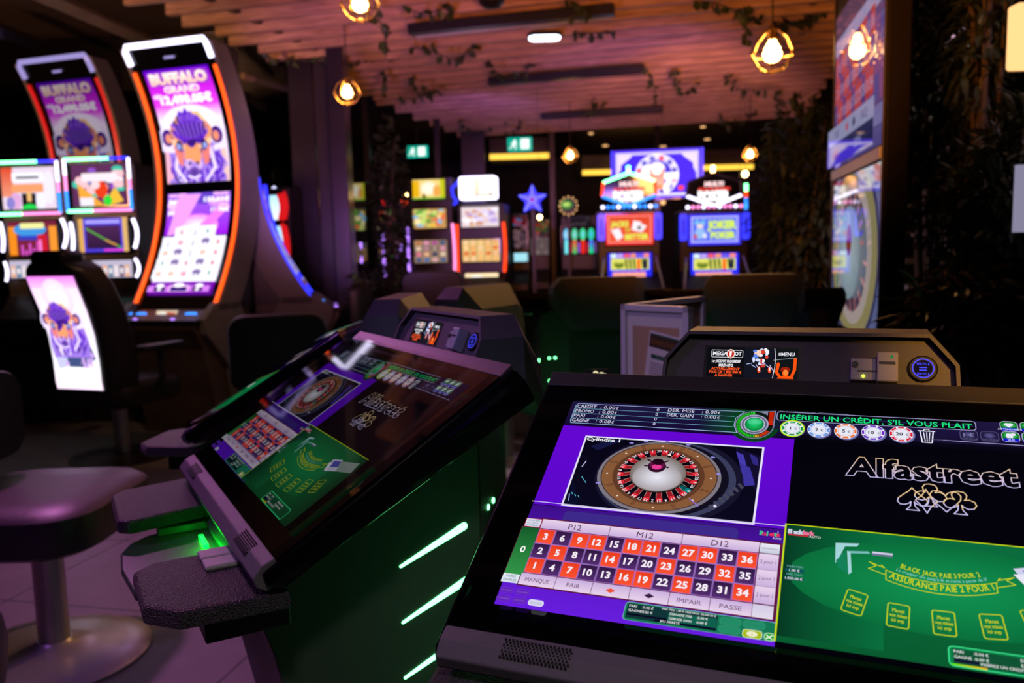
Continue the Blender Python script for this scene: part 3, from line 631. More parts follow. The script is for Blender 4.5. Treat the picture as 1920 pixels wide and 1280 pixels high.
    for i in range(26):
        u = .5+.22*rnd.random(); v = .05+.55*rnd.random(); c = rgb(*rnd.choice([(210, 220, 255), (240, 200, 180), (90, 130, 230), (235, 235, 255), (200, 60, 40)])); D.ell(u, v, .012+.018*rnd.random(), .04+.06*rnd.random(), c, n=8)
    for u in (.585, .70): D.ell(u, .72, .028, .15, rgb(20, 10, 14)); D.ell(u, .72, .018, .11, rgb(230, 70, 30)); D.ell(u, .70, .009, .075, rgb(250, 210, 200))
    for i in range(6): D.line([(.45+.05*i, .55+.02*(i % 2)), (.50+.05*i, .52+.4*(i % 3)/3)], .0008, rgb(180, 200, 250))
    D.line([(.745, 0), (.76, .3), (.755, .6), (.735, 1)], .0007, rgb(230, 225, 240)); D.line([(.74, .40), (.99, .30)], .0006, rgb(160, 170, 180))
    D.text('≡MENU', .79, .25, .12, rgb(240, 240, 250), wmax=.17, bold=.02)
    og = rgb(245, 80, 12); D.ell(.87, .80, .034, .13, og); D.poly([(.78, 1), (.80, .93), (.86, .90), (.90, .90), (.95, .94), (.96, 1)], og); D.ell(.868, .70, .05, .09, rgb(150, 30, 5))
    D.line([(.82, .98), (.775, .80), (.79, .55)], .004, og); D.line([(.93, .98), (.965, .70), (.97, .38)], .004, og); D.ell(.79, .52, .015, .05, og); D.ell(.97, .36, .018, .05, og); D.ell(.872, .80, .026, .10, rgb(255, 130, 50))
    D.rr(.05, .10, .40, .34, .0015, None, rgb(230, 230, 240), .0006); D.text('MEGA', .065, .275, .13, rgb(240, 240, 250), wmax=.165, bold=.02); D.text('OT', .31, .275, .13, rgb(240, 240, 250), wmax=.075, bold=.02)
    D.ell(.265, .22, .048, .155, rgb(235, 225, 220)); D.ell(.265, .22, .038, .125, rgb(190, 30, 20)); D.poly([(.25, .13), (.28, .13), (.27, .32), (.255, .32)], rgb(250, 240, 235))
    D.text('1er JACKPOT PROGRESSIF', .06, .52, .09, rgb(245, 245, 250), wmax=.32, bold=.03); D.text('MULTI-SITES', .14, .655, .09, rgb(245, 245, 250), wmax=.16, bold=.03)
    D.text('ACTUELLEMENT', .055, .77, .085, rgb(250, 90, 40), wmax=.32, bold=.03); D.text('PLUS DE 1 800 000 €', .035, .88, .085, rgb(250, 90, 40), wmax=.36, bold=.03); D.text('A GAGNER', .10, .985, .085, rgb(250, 90, 40), wmax=.20, bold=.03)
    b = MB(); b.T = PT; b.box(-.132, -.002, .008, .056, 0, .0006); rec = b.build('display_bezel', 'black_plastic', pan)
    D.build('display', 'screen_bright', pan, PT @ Matrix.Translation((-.067, .0320, .0009)))
    b = MB(); b.T = PT; b.box(.060, .0915, .010, .040, 0, .010); unit = b.build('ticket_reader', 'silver_plastic', t, bevel=.0015)
    b = MB(); b.T = PT; b.box(.0915, .1165, .006, .046, 0, .022); b.build('reader_block', 'silver_plastic', unit, bevel=.002)
    b = MB(); b.T = PT; b.box(.0685, .0925, .0215, .0235, .0101, .0106); b.tube([(.0655, .031, .010), (.0655, .031, .0125)], .004, 12); b.box(.094, .113, .029, .0325, .0221, .0226); b.build('slot', 'black_plastic', unit)
    b = MB(); b.T = PT; b.tube([(.0755, .0155, .0098), (.0755, .0155, .0115)], .0019, 12); b.build('indicator_light', 'tiny_yellow', unit)
    G = Paint(.01, .01); G.poly([(.1, .9), (.9, .9), (.5, .1)], rgb(10, 120, 60)); G.build('arrow_mark', 'screen', unit, PT @ Matrix.Translation((.1085, .040, .0222)) @ Matrix.Scale(.55, 4))
    b = MB(); b.T = PT @ Matrix.Translation((.146, .030, 0)); b.lathe([(.0175, 0), (.0175, .003), (.0155, .0045), (0.001, .0045)], 28); btn = b.build('service_button', 'black_plastic', t)
    G = Paint(.03, .03); bl = rgb(70, 70, 255); G.ring(.5, .5, .43, .43, .90, bl); G.ring(.5, .5, .36, .36, .0, rgb(6, 6, 20)); G.text('SERVICE', .5, .36, .11, bl, al='c', wmax=.5); G.text('SERVICE', .5, .80, .11, bl, al='c', wmax=.5)
    G.rect(.35, .44, .65, .49, bl); G.rect(.35, .56, .65, .61, bl); G.build('button_face', 'screen_hot', btn, PT @ Matrix.Translation((.146, .030, .0047)))
    # LED slots on both sides and pairs of dots on the rear corners
    for s_ in (1, -1):
        for k in range(6):
            dz = -.0935*k; b = MB()
            p0, p1 = Vector((.045, .697+dz)), Vector((.158, .742+dz)); d = (p1-p0).normalized(); nn = Vector((-d.y, d.x)); pts = []
            for c_, r_, a0 in ((p1, .0065, -90), (p0, .0025, 90)):
                for q in range(7):
                    a = R(a0+30*q); pts.append(c_+d*r_*math.cos(a)+nn*r_*math.sin(a))
            b.prism([(p.x, p.y) for p in pts], 'x', s_*.2195, s_*.2212); b.build('light_slot', 'led_green', t)
            for q in (.30, .52):
                b = MB(); cx, cy = .22-.095*q, .19+.095*q; a = .7071*s_
                b.T = Matrix.Translation((s_*cx, cy, .752+dz+.014*q)) @ Matrix.Rotation(R(45 if s_ > 0 else -45)*1, 4, 'Z') @ Matrix.Rotation(R(90)*s_, 4, 'Y')
                b.lathe([(.0052, -.002), (.0052, .0022), (.002, .003)], 12); b.build('light_dot', 'led_green', t)
    # arm rests with their brackets, cup tray and the lit knee panel
    for s_ in (1, -1):
        pl = [(.125, -.16), (.125, -.31), (.150, -.338), (.290, -.338), (.335, -.30), (.345, -.16)]
        if s_ < 0: pl = [(.142, -.16), (.108, -.322), (.125, -.340), (.30, -.338), (.33, -.315), (.362, -.16)]
        b = MB(); ins = lambda k: [(.233+(x-.233)*k, -.25+(y+.25)*k) for x, y in pl]
        b.loft([[(s_*x, y, .722) for x, y in ins(.97)], [(s_*x, y, .727) for x, y in ins(1)], [(s_*x, y, .738) for x, y in ins(1)], [(s_*x, y, .745) for x, y in ins(.985)], [(s_*x, y, .7475) for x, y in ins(.95)]])
        arm = b.build('armrest', 'leather', t, bevel=.002, smooth=True)
        b = MB(); b.box(s_*.175, s_*.30, -.265, -.15, .680, .7215); b.build('armrest_bracket', 'black_plastic', arm, bevel=.003)
        if s_ > 0:
            for i, u in enumerate((.130, .172)):
                b = MB(); b.box(u, u+.040, -.247, -.192, .747, .7545); bt = b.build('play_button', 'silver_plastic', arm, bevel=.004)
                G = Paint(.034, .048); G.rect(0, 0, 1, 1, rgb(150, 130, 165) if i else rgb(60, 50, 75), rgb(190, 150, 190) if i else rgb(90, 70, 90))
                if i: G.rect(0, .3, 1, .55, rgb(235, 205, 245), rgb(225, 160, 230)); G.line([(.1, .2), (.9, .45)], .002, rgb(110, 70, 110))
                else: G.line([(.2, .1), (.8, .5), (.2, .6), (.7, .15), (.25, .35)], .0022, rgb(245, 240, 250)); G.rect(.15, .68, .85, .92, rgb(215, 60, 30))
                G.build('button_cap', 'screen_dim' if i == 0 else 'screen_dim', bt, Matrix.Translation((u+.020, -.2195, .7549)))
    b = MB(); b.prism([(.12, -.15), (.12, -.335), (.0, -.345), (-.08, -.34), (-.125, -.322), (-.155, -.292), (-.165, -.25), (-.165, -.15)], 'z', .690, .702); tray = b.build('tray', 'tray_black', t, bevel=.003)
    b = MB(); b.box(-.16, -.135, -.275, -.15, .702, .716); b.build('tray_edge', 'tray_black', tray, bevel=.002)
    b = MB(); b.prism([(-.186, .69), (-.150, .602), (-.140, .602), (-.176, .69)], 'x', -.20, .20); kp = b.build('knee_panel', 'side_panel', t)
    for xa, xb in ((-.085, -.025), (.035, .06)): b = MB(); b.box(xa, xb, -.214, -.207, .7022, .7085); b.build('light_bar', 'led_green_bar', tray)
    return t

# ------------------------------------------------------------------ room shell
YAW = R(-14.5)
def rot2(x, y): return (x*math.cos(YAW)-y*math.sin(YAW), x*math.sin(YAW)+y*math.cos(YAW))
RM = Matrix.Rotation(YAW, 4, 'Z')
def room_xy(p):   # world -> room aligned coordinates
    q = RM.inverted() @ Vector(p); return q.x, q.y
b = MB(); b.box(-11, 11, -5, 19, -.05, 0); o = struct(b.build('floor', 'floor_tiles')); o.rotation_euler = (0, 0, R(-13))
CZ = 2.9
xl0, _ = room_xy(atz(350, 55, CZ)); xr0, _ = room_xy(atz(1560, 130, CZ))
yend = room_xy(atz(1100, 243, CZ))[1]
b = MB()
k = 0; y = yend
while y > -2.0:
    rr_ = rnd.uniform(-.012, .012)
    b.box(xl0+.10*(k % 2)+rr_, xr0+.06*(k % 2), y-.022, y+.022, CZ, CZ+(.20 if k else .27)); y -= .30; k += 1
o = struct(b.build('ceiling', 'plank_wood')); o.rotation_euler = (0, 0, YAW)
b = MB()
k = 0; y = yend
while y > -2.0:
    b.box(xl0+.45, xl0+.50, y-.27, y-.02, CZ+.05, CZ+.16); b.box(xr0-.42, xr0-.37, y-.27, y-.02, CZ+.05, CZ+.16); y -= .30
o = struct(b.build('trim_1', 'black_plastic')); o.rotation_euler = (0, 0, YAW)
b = MB(); b.box(-10, 11, -5, 19, 3.25, 3.3); o = struct(b.build('ceiling', 'deck_wood')); o.rotation_euler = (0, 0, YAW)
for nm, x0, x1, y0, y1 in (('wall_left', -10, -9.9, -5, 19), ('wall_right', 6.2, 6.3, -5, 19), ('wall_back', -10, 6.3, 18.9, 19), ('wall_front', -10, 6.3, -5, -4.9)):
    b = MB(); b.box(x0, x1, y0, y1, 0, 3.3); o = struct(b.build(nm, 'wall_dark')); o.rotation_euler = (0, 0, YAW)
# tan beam and lit cornice of the left aisle
def bar(name, p, q, r, m, n=4):
    b = MB(); b.tube([p, q], r, n); return b.build(name, m)
struct(bar('trim_2', at(-60, -70, 5.2), at(300, 88, 7.2), .055, 'beam_tan'))
struct(bar('trim_3', at(455, 142, 7.6), at(560, 172, 8.3), .035, 'beam_tan'))
struct(bar('trim_4', at(-40, 42, 6.6), at(215, 138, 8.6), .06, 'column_satin'))
# columns between the glass panes
def colm(name, px0, px1, Y, m, top=3.25, d=.18):
    p, q = at(px0, 400, Y), at(px1, 400, Y); b = MB()
    b.box(p.x, q.x, Y, Y+d, 0, top); return struct(b.build(name, m, bevel=.006))
colm('column', 552, 598, 7.6, 'post', d=.2); colm('column', 600, 624, 7.5, 'column_satin', d=.2); colm('column', 624, 655, 7.3, 'column_satin', d=.25)
for px, wd, Y in ((444, 12, 7.7), (692, 12, 10.5), (824, 11, 11.2), (1037, 11, 12.6), (1234, 9, 12.6)): colm('column', px-wd/2, px+wd/2, Y, 'post', top=3.2, d=.1)
colm('column', 868, 912, 12.3, 'post', top=3.2, d=.1)
# glass panes of the left aisle
pA, pB = at(-250, 400, 7.9), at(552, 400, 7.7)
b = MB(); b.box(0, (pB-pA).length, -.006, .006, .05, 3.2); o = struct(b.build('window_1', 'pane_glass')); o.location = (pA.x, pA.y, 0); o.rotation_euler = (0, 0, math.atan2(pB.y-pA.y, pB.x-pA.x))
# soffits with yellow cove lights beyond the plank ceiling
for i, (a, b_, py, Y) in enumerate(((835/3+640, 1182/3+640, 293, 13), (1092, 1150, 322, 14.2), (1314, 1412, 313, 14.2))):
    p, q = at(a, py+4, Y), at(b_, py-4, Y)
    m = MB(); m.box(p.x, q.x, Y, Y+1.6, p.z+.06, p.z+.30); t = m.build('cove_soffit', 'dark_ceiling')
    tag(t, ('dark soffit with a long yellow glowing edge under the green exit sign', 'short yellow glowing soffit left of the big wheel screen', 'yellow glowing soffit right of the big wheel screen')[i], 'ceiling soffit', 'yellow lit soffits')
    m = MB(); m.box(p.x, q.x, Y-.03, Y+.02, p.z-.02, p.z+.06); m.build('cove_light', 'cove_yellow', t)
light('cove_glow', 'AREA', (2.1, 14.2, 2.35), (1, .6, .1), 6, .6, (2.1, 14.6, 3.3))
light('cove_glow', 'AREA', (.1, 13.2, 2.45), (1, .6, .1), 6, .6, (.1, 13.6, 3.3))
# small downlights in the far ceiling
for i, (px, py, w_) in enumerate(((1108, 251, 8), (1135, 274, 10), (1241, 276, 16), (1326, 262, 10), (1318, 239, 9), (941, 266, 6), (1332, 287, 8))):
    p = atz(px, py, 3.235); m = MB(); m.T = Matrix.Translation(p); m.lathe([(w_/1560*p.y/2, 0), (w_/1560*p.y/2, .03), (.01, .03)], 16)
    o = m.build('downlight', 'warm_panel'); tag(o, ('tiny ceiling spot above left of the big wheel screen, the higher of two', 'tiny ceiling spot just above the top left corner of the wheel screen', 'widest pale ceiling spot directly over the wheel screen', 'tiny ceiling spot above the top right corner of the wheel screen', 'topmost tiny ceiling spot next to the last plank', 'tiny ceiling spot left of the green exit sign', 'lowest tiny ceiling spot right of the wheel screen')[i], 'downlight', 'far ceiling downlights')
# long dark air slots in the plank ceiling
for i, (a, b_, r_) in enumerate((((768, 57), (1152, 19), .03), ((917, 153), (1208, 129), .026), ((1015, 219), (1242, 205), .02))):
    p, q = atz(*a, CZ-.048), atz(*b_, CZ-.048); d = q-p; m = MB(); m.box(0, d.length, -.045, .045, -.035, .04)
    o = m.build('air_slot', 'black_plastic', bevel=.004); o.location = p; o.rotation_euler = (0, 0, math.atan2(d.y, d.x))
    tag(o, ('nearest long black air slot under the wooden ceiling planks', 'middle long black air slot under the wooden ceiling planks', 'farthest thin black air slot under the wooden ceiling planks')[i], 'air vent', 'black ceiling air slots')
    if i == 0: m = MB(); m.box(.03, d.length-.03, .05, .075, -.04, -.02); m.build('rail', 'silver_plastic', o)
p = atz(1021, 70, CZ-.02); t = thing('ceiling_lamp', 'oblong cool white lamp glowing under the plank ceiling', 'ceiling light', p)
m = MB(); m.prism(rpoly(-.125, .125, -.075, .075, .06, 6), 'z', -.015, .025); m.build('diffuser', 'cool_lamp', t, bevel=.004)
m = MB(); m.prism(rpoly(-.135, .135, -.085, .085, .065, 6), 'z', 0, .03); m.build('rim', 'black_plastic', t)
p = atz(922, 0, CZ-.03); m = MB(); m.T = Matrix.Translation(p); m.lathe([(.06, .05), (.09, .02), (.085, -.02), (.05, -.05), (.005, -.06)], 20)
tag(m.build('smoke_detector', 'black_plastic', smooth=True), 'round black detector at the top edge on the plank ceiling', 'smoke detector')
# exit signs
def exit_sign(px, py, Y, wpx, label):
    p = at(px, py, Y); s = wpx/1560*Y; t = thing('exit_sign', label, 'exit sign', p, R(-8), 'green exit signs')
    m = MB(); m.box(-s/2, s/2, 0, .05, -s*.27, s*.27); m.build('housing', 'teal', t, bevel=.005)
    G = Paint(s*.96, s*.5, dz=3e-4); G.rect(0, 0, 1, 1, rgb(0, 150, 125)); G.rect(.55, .08, .93, .92, rgb(240, 255, 250)); w_ = rgb(245, 255, 252)
    G.ell(.30, .24, .06, .11, w_); G.line([(.28, .34), (.24, .62)], s*.10, w_); G.line([(.24, .6), (.36, .74), (.32, .92)], s*.04, w_); G.line([(.24, .6), (.14, .78), (.06, .80)], s*.04, w_); G.line([(.28, .40), (.42, .50)], s*.035, w_); G.line([(.27, .40), (.13, .48)], s*.035, w_)
    G.build('running_figure', 'screen_hot', t, basis((0, -.004, 0), (1, 0, 0), (0, 0, 1)))
    m = MB(); m.tube([(0, .025, s*.27), (0, .025, 3.27-p.z)], .006, 6); m.build('hanger', 'black_plastic', t)
exit_sign(974, 270, 11.0, 44, 'green and white exit sign hanging above the star sign')
exit_sign(782, 284, 11.6, 38, 'blurred stand-in for a reflected green exit sign, hanging left, above the yellow topped slot machine')  # modelled stand-in for the sign's reflection

# ------------------------------------------------------------------ cage pendants
def cage(t, R0, zc, m='brass', rod=.006):
    prof = [(.28, .95), (.72, .55), (1.0, -.05), (.62, -.62), (.28, -.80)]
    n = 6; P = [[(R0*r*math.cos(R(60*k+(30 if i in (2,) else 0)*0)), R0*r*math.sin(R(60*k)), zc+R0*z) for k in range(n)] for i, (r, z) in enumerate(prof)]
    b = MB()
    for k in range(n):
        for i in range(len(prof)-1): b.tube([P[i][k], P[i+1][k]], rod, 5)
        for i in (0, 2, 3, 4): b.tube([P[i][k], P[i][(k+1) % n]], rod, 5)
    return b.build('cage', m, t)
def pendant(px, py, Y, R0, power, label):
    p = at(px, py, Y); t = thing('pendant_lamp', label, 'pendant lamp', (p.x, p.y, p.z), R(11), 'cage pendant lamps')
    cage(t, R0, 0, rod=R0*.035)
    b = MB(); b.tube([(0, 0, R0*.95), (0, 0, 3.27-p.z)], .005, 6); b.build('cord', 'black_plastic', t)
    b = MB(); b.tube([(0, 0, R0*.55), (0, 0, R0*1.15)], R0*.2, 12); b.build('socket', 'bulb_cap', t, bevel=.003)
    b = MB(); b.lathe([(R0*.14, R0*.55), (R0*.2, R0*.42), (R0*.36, R0*.15), (R0*.40, -.05*R0), (R0*.30, -R0*.28), (R0*.1, -R0*.38), (.001, -R0*.39)], 20); bb = b.build('bulb', 'bulb_glow', t, smooth=True)
    b = MB(); b.lathe([(.002, R0*.36), (R0*.13, R0*.3), (R0*.15, 0), (R0*.11, -R0*.2), (.002, -R0*.24)], 12); 
    f = b.build('filament', 'bulb_hot', bb)
    bb.visible_shadow = True
    light('pendant_glow', 'POINT', (p.x, p.y, p.z-R0*.1), (1, .5, .15), power, R0*.4)
pendant(675, 8, 4.6, .105, 5, 'cage pendant lamp cut by the top edge, left of the centre')
pendant(651, 174, 6.6, .105, 5, 'cage pendant lamp hanging in front of the dark columns')
pendant(1448, 100, 5.0, .135, 7, 'largest glowing cage pendant lamp, right of the centre')
pendant(1069, 292, 10.0, .10, 4, 'small distant pendant lamp left of the big wheel screen')
pendant(1406, 290, 10.0, .10, 4, 'small distant pendant lamp right of the big wheel screen')

# ------------------------------------------------------------------ the cluster of terminals
T0 = make_terminal('roulette terminal with the large bright screen in the right foreground')
T0.location = (.3057, .9064, -.003); T0.rotation_euler = (0, 0, R(-22.65))
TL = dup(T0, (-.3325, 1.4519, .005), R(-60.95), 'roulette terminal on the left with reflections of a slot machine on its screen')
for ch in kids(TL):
    if ch.name.startswith('screen'): ch.data = ch.data.copy(); ch.data.materials[0] = M['screen_oblique']  # dimmer copy: falloff at this viewing angle put into the emission
dup(T0, (-.57, 2.29, 0), R(-94), 'roulette terminal seen edge-on beyond the left foreground one')
def place_by_head(px, Y, yaw, label):
    h = at(px, 560, Y); ey = Vector((-math.sin(R(yaw)), math.cos(R(yaw)), 0)); p = h-ey*.27
    return dup(T0, (p.x, p.y, 0), R(yaw), label)
place_by_head(900, 2.85, -119, 'roulette terminal with angular amber lit hood and green slots behind the left foreground one')
place_by_head(1120, 3.35, -170, 'roulette terminal seen from behind, left of the white display frame top')
place_by_head(1412, 3.25, -193, 'roulette terminal seen from behind, right of the white display frame')
# centre pedestal with the notice frame
hc = (.50, 2.12)
t = thing('pedestal', 'dark pedestal in the middle of the terminal cluster', 'pedestal', (hc[0], hc[1], 0), R(10))
b = MB(); b.lathe([(.22, 0), (.22, .70), (.26, .74), (.26, .76), (.001, .76)], 8); b.build('column', 'body_black', t, bevel=.004)
b = MB(); b.box(-.10, .10, -.225, -.215, .3, .6); b.build('service_door', 'side_panel', t, bevel=.002)
# V-shaped white framed notice
fa = at(1170, 640, 2.0); ftop = at(1170, 570, 2.0).z; fb = at(1295, 640, 1.86); fc = at(1318, 640, 2.25)
t = thing('notice_frame', 'white V-shaped notice frame with a leaflet standing behind the right terminal', 'display frame', (fa.x, fa.y, .76))
def fpanel(q, back):
    d = Vector((q.x-fa.x, q.y-fa.y, 0)); L_ = d.length; ux = d.normalized(); T = basis((0, 0, 0), ux, (0, 0, 1)); hh = ftop-.76
    b = MB(); b.T = T
    for a in ((0, .012, 0, hh), (L_-.016, L_, 0, hh), (0, L_, 0, .014), (0, L_, hh-.014, hh)): b.box(a[0], a[1], a[2], a[3], -.010, .010)
    fr_ = b.build('frame', 'white_frame', t, bevel=.001)
    b = MB(); b.T = T; b.box(.012, L_-.016, .014, hh-.014, -.002, .002); b.build('backing', 'paper' if not back else 'kraft', fr_)
    return T, L_, hh, fr_
T1, L1, hh, fr1 = fpanel(fb, False); fpanel(fc, True)
b = MB(); b.T = T1; b.box(.03, L1-.03, .02, hh-.05, .003, .004); b.build('kraft_sheet', 'kraft', fr1)
b = MB(); b.T = T1 @ Matrix.Translation((.045, .0, .006)) @ Matrix.Rotation(R(-9), 4, 'Z'); b.box(0, .10, .02, hh-.055, 0, .0015); lf = b.build('leaflet', 'paper', fr1)
G = Paint(.094, .20); G.rect(0, 0, 1, .16, rgb(60, 45, 20)); G.rect(0, .0, 1, .02, rgb(20, 90, 60)); G.text('BONNE JOURNEE', .04, .12, .06, rgb(120, 80, 20), wmax=.9, bold=.03); G.rect(.1, .24, .85, .29, rgb(14, 80, 50))
G.text('RESERVE', .25, .28, .03, rgb(110, 150, 120), wmax=.45)
for i in range(20): G.rect(.1, .34+.03*i, .75+.12*((i*7) % 3)/2, .348+.03*i, rgb(70, 68, 66))
# printed ink: reflective sheet, so the print is its own mesh with a diffuse material
def ink(name):
    m = bpy.data.materials.new(name); m.use_nodes = True; nt = m.node_tree; q = nt.nodes['Principled BSDF']
    a = nt.nodes.new('ShaderNodeAttribute'); a.attribute_name = 'Col'; nt.links.new(a.outputs['Color'], q.inputs['Base Color']); q.inputs['Roughness'].default_value = .6; M[name] = m
ink('print_ink')
G.build('print', 'print_ink', lf, T1 @ Matrix.Translation((.045, 0, .006)) @ Matrix.Rotation(R(-9), 4, 'Z') @ Matrix.Translation((.05, hh-.055-.105, .0018)))
# small lit card-suit sign
p = at(1120, 706, 1.95); G = Paint(.05, .03, dz=2e-5)
t = thing('card_suit_sign', 'little cream lit card-suit emblem peeking over the right terminal', 'illuminated sign', (p.x, p.y, p.z), R(0))
b = MB(); b.box(-.028, .028, .001, .004, -.05, .018); b.build('plate', 'black_plastic', t)
cr = rgb(255, 245, 190)
for cx, cy in ((.42, .25), (.30, .5), (.54, .5), (.70, .35), (.84, .45)): G.ring(cx, cy, .12, .2, .6, cr, n=18)
for cx in (.12, .30, .62): G.poly([(cx, .3), (cx-.08, .75), (cx+.08, .75)], cr)
G.build('emblem', 'screen_hot', t, basis((0, 0, 0), (1, 0, 0), (0, 0, 1)))
b = MB(); b.box(-.02, .02, .004, .012, .76-p.z, -.04); b.build('stand', 'black_plastic', t)

# ------------------------------------------------------------------ stools and chairs
def stool(loc, rz, label, seat_w=.52, back=True, zseat=.48, top=.86, bw=.50, group='padded swivel stools', leather='seat_leather', off=(0, 0)):
    """faces local +y; backrest at -y"""
    t = thing('swivel_stool', label, 'stool', (loc[0], loc[1], 0), rz, group)
    h = seat_w/2; pl = rpoly(-h, h, -h*.92, h*.92, .15, 5); b = MB()
    L = lambda k, z: [(x*k+off[0], y*k+off[1], z) for x, y in pl]
    b.loft([L(.80, zseat-.15), L(.97, zseat-.125), L(1, zseat-.06), L(.98, zseat-.02), L(.90, zseat-.002), L(.5, zseat+.004)])
    b.build('seat', leather, t, smooth=True)
    b = MB(); b.lathe([(.044, .02), (.044, zseat-.15)], 28); b.build('pole', 'silver', t, smooth=True)
    b = MB(); b.lathe([(.27, 0), (.272, .006), (.262, .012), (.20, .021), (.12, .030), (.06, .042), (.048, .055), (.001, .056)], 56); b.build('base', 'stool_base', t, smooth=True)
    b = MB(); b.box(-.09+off[0]*.6, .09+off[0]*.6, -.09, .09, zseat-.165, zseat-.145); b.build('seat_plate', 'black_plastic', t)
    if back:
        b = MB(); z0 = zseat+.06; pb = rpoly(-bw/2, bw/2, z0, top, .075, 5)
        def bend(x, y): return -h-.02+y-.10*(1-(x/(bw/2))**2)*.6
        b.loft([[(x*.97, bend(x, .055), zz*.97+(z0+top)/2*.03) for x, zz in pb], [(x, bend(x, .04), zz) for x, zz in pb], [(x, bend(x, -.03), zz) for x, zz in pb], [(x*.95, bend(x, -.05), zz*.95+(z0+top)/2*.05) for x, zz in pb]])
        b.build('backrest', 'chair_black', t, smooth=True)
        b = MB(); b.box(-.035, .035, -h-.09, -h-.07, zseat-.10, z0+.1); b.box(-.035, .035, -h-.09, -.1, zseat-.165, zseat-.145); b.build('back_bracket', 'black_plastic', t, bevel=.003)
    return t
pf = atz(105, 1228, 0)
stool((pf.x, pf.y), R(-90), 'purple lit leather swivel stool in the left foreground on a domed metal base', seat_w=.60, top=.84, bw=.80, zseat=.485, off=(-.13, -.09))
stool((-1.225, 1.47), R(-62), 'swivel stool barely entering the bottom left corner', seat_w=.50, back=False)
p = atz(950, 872, 0); stool((p.x, p.y), R(150), 'swivel stool with a pale base seen between the two foreground terminals', top=.82, zseat=.62)
p = at(508, 640, 3.55); stool((p.x-.05, p.y+.28), R(195), 'wide black backrest stool behind the purple armrests', seat_w=.46, top=at(508, 606, 3.55).z, bw=.47)
p = at(592, 560, 5.4); stool((p.x, p.y+.2), R(100), 'rounded purple tinted stool beside the dark columns', seat_w=.42, top=at(592, 528, 5.6).z, bw=.40)
p = at(800, 540, 5.6); stool((p.x-.05, p.y+.3), R(170), 'black stool in front of the yellow topped slot machine', seat_w=.46, top=at(788, 512, 5.6).z, bw=.45)

# light cabinet behind the stool base
p = at(958, 800, 5.3); t = thing('low_cabinet', 'pale grey low cabinet behind the swivel stool base', 'cabinet', (p.x, p.y, 0), R(-8))
b = MB(); b.box(-.26, .20, 0, .4, 0, .55); b.build('body', 'cabinet_grey', t, bevel=.005)
b = MB(); b.box(-.25, -.03, -.008, 0, .02, .53); b.box(-.02, .19, -.008, 0, .02, .53); b.build('door', 'cabinet_grey', t, bevel=.002)

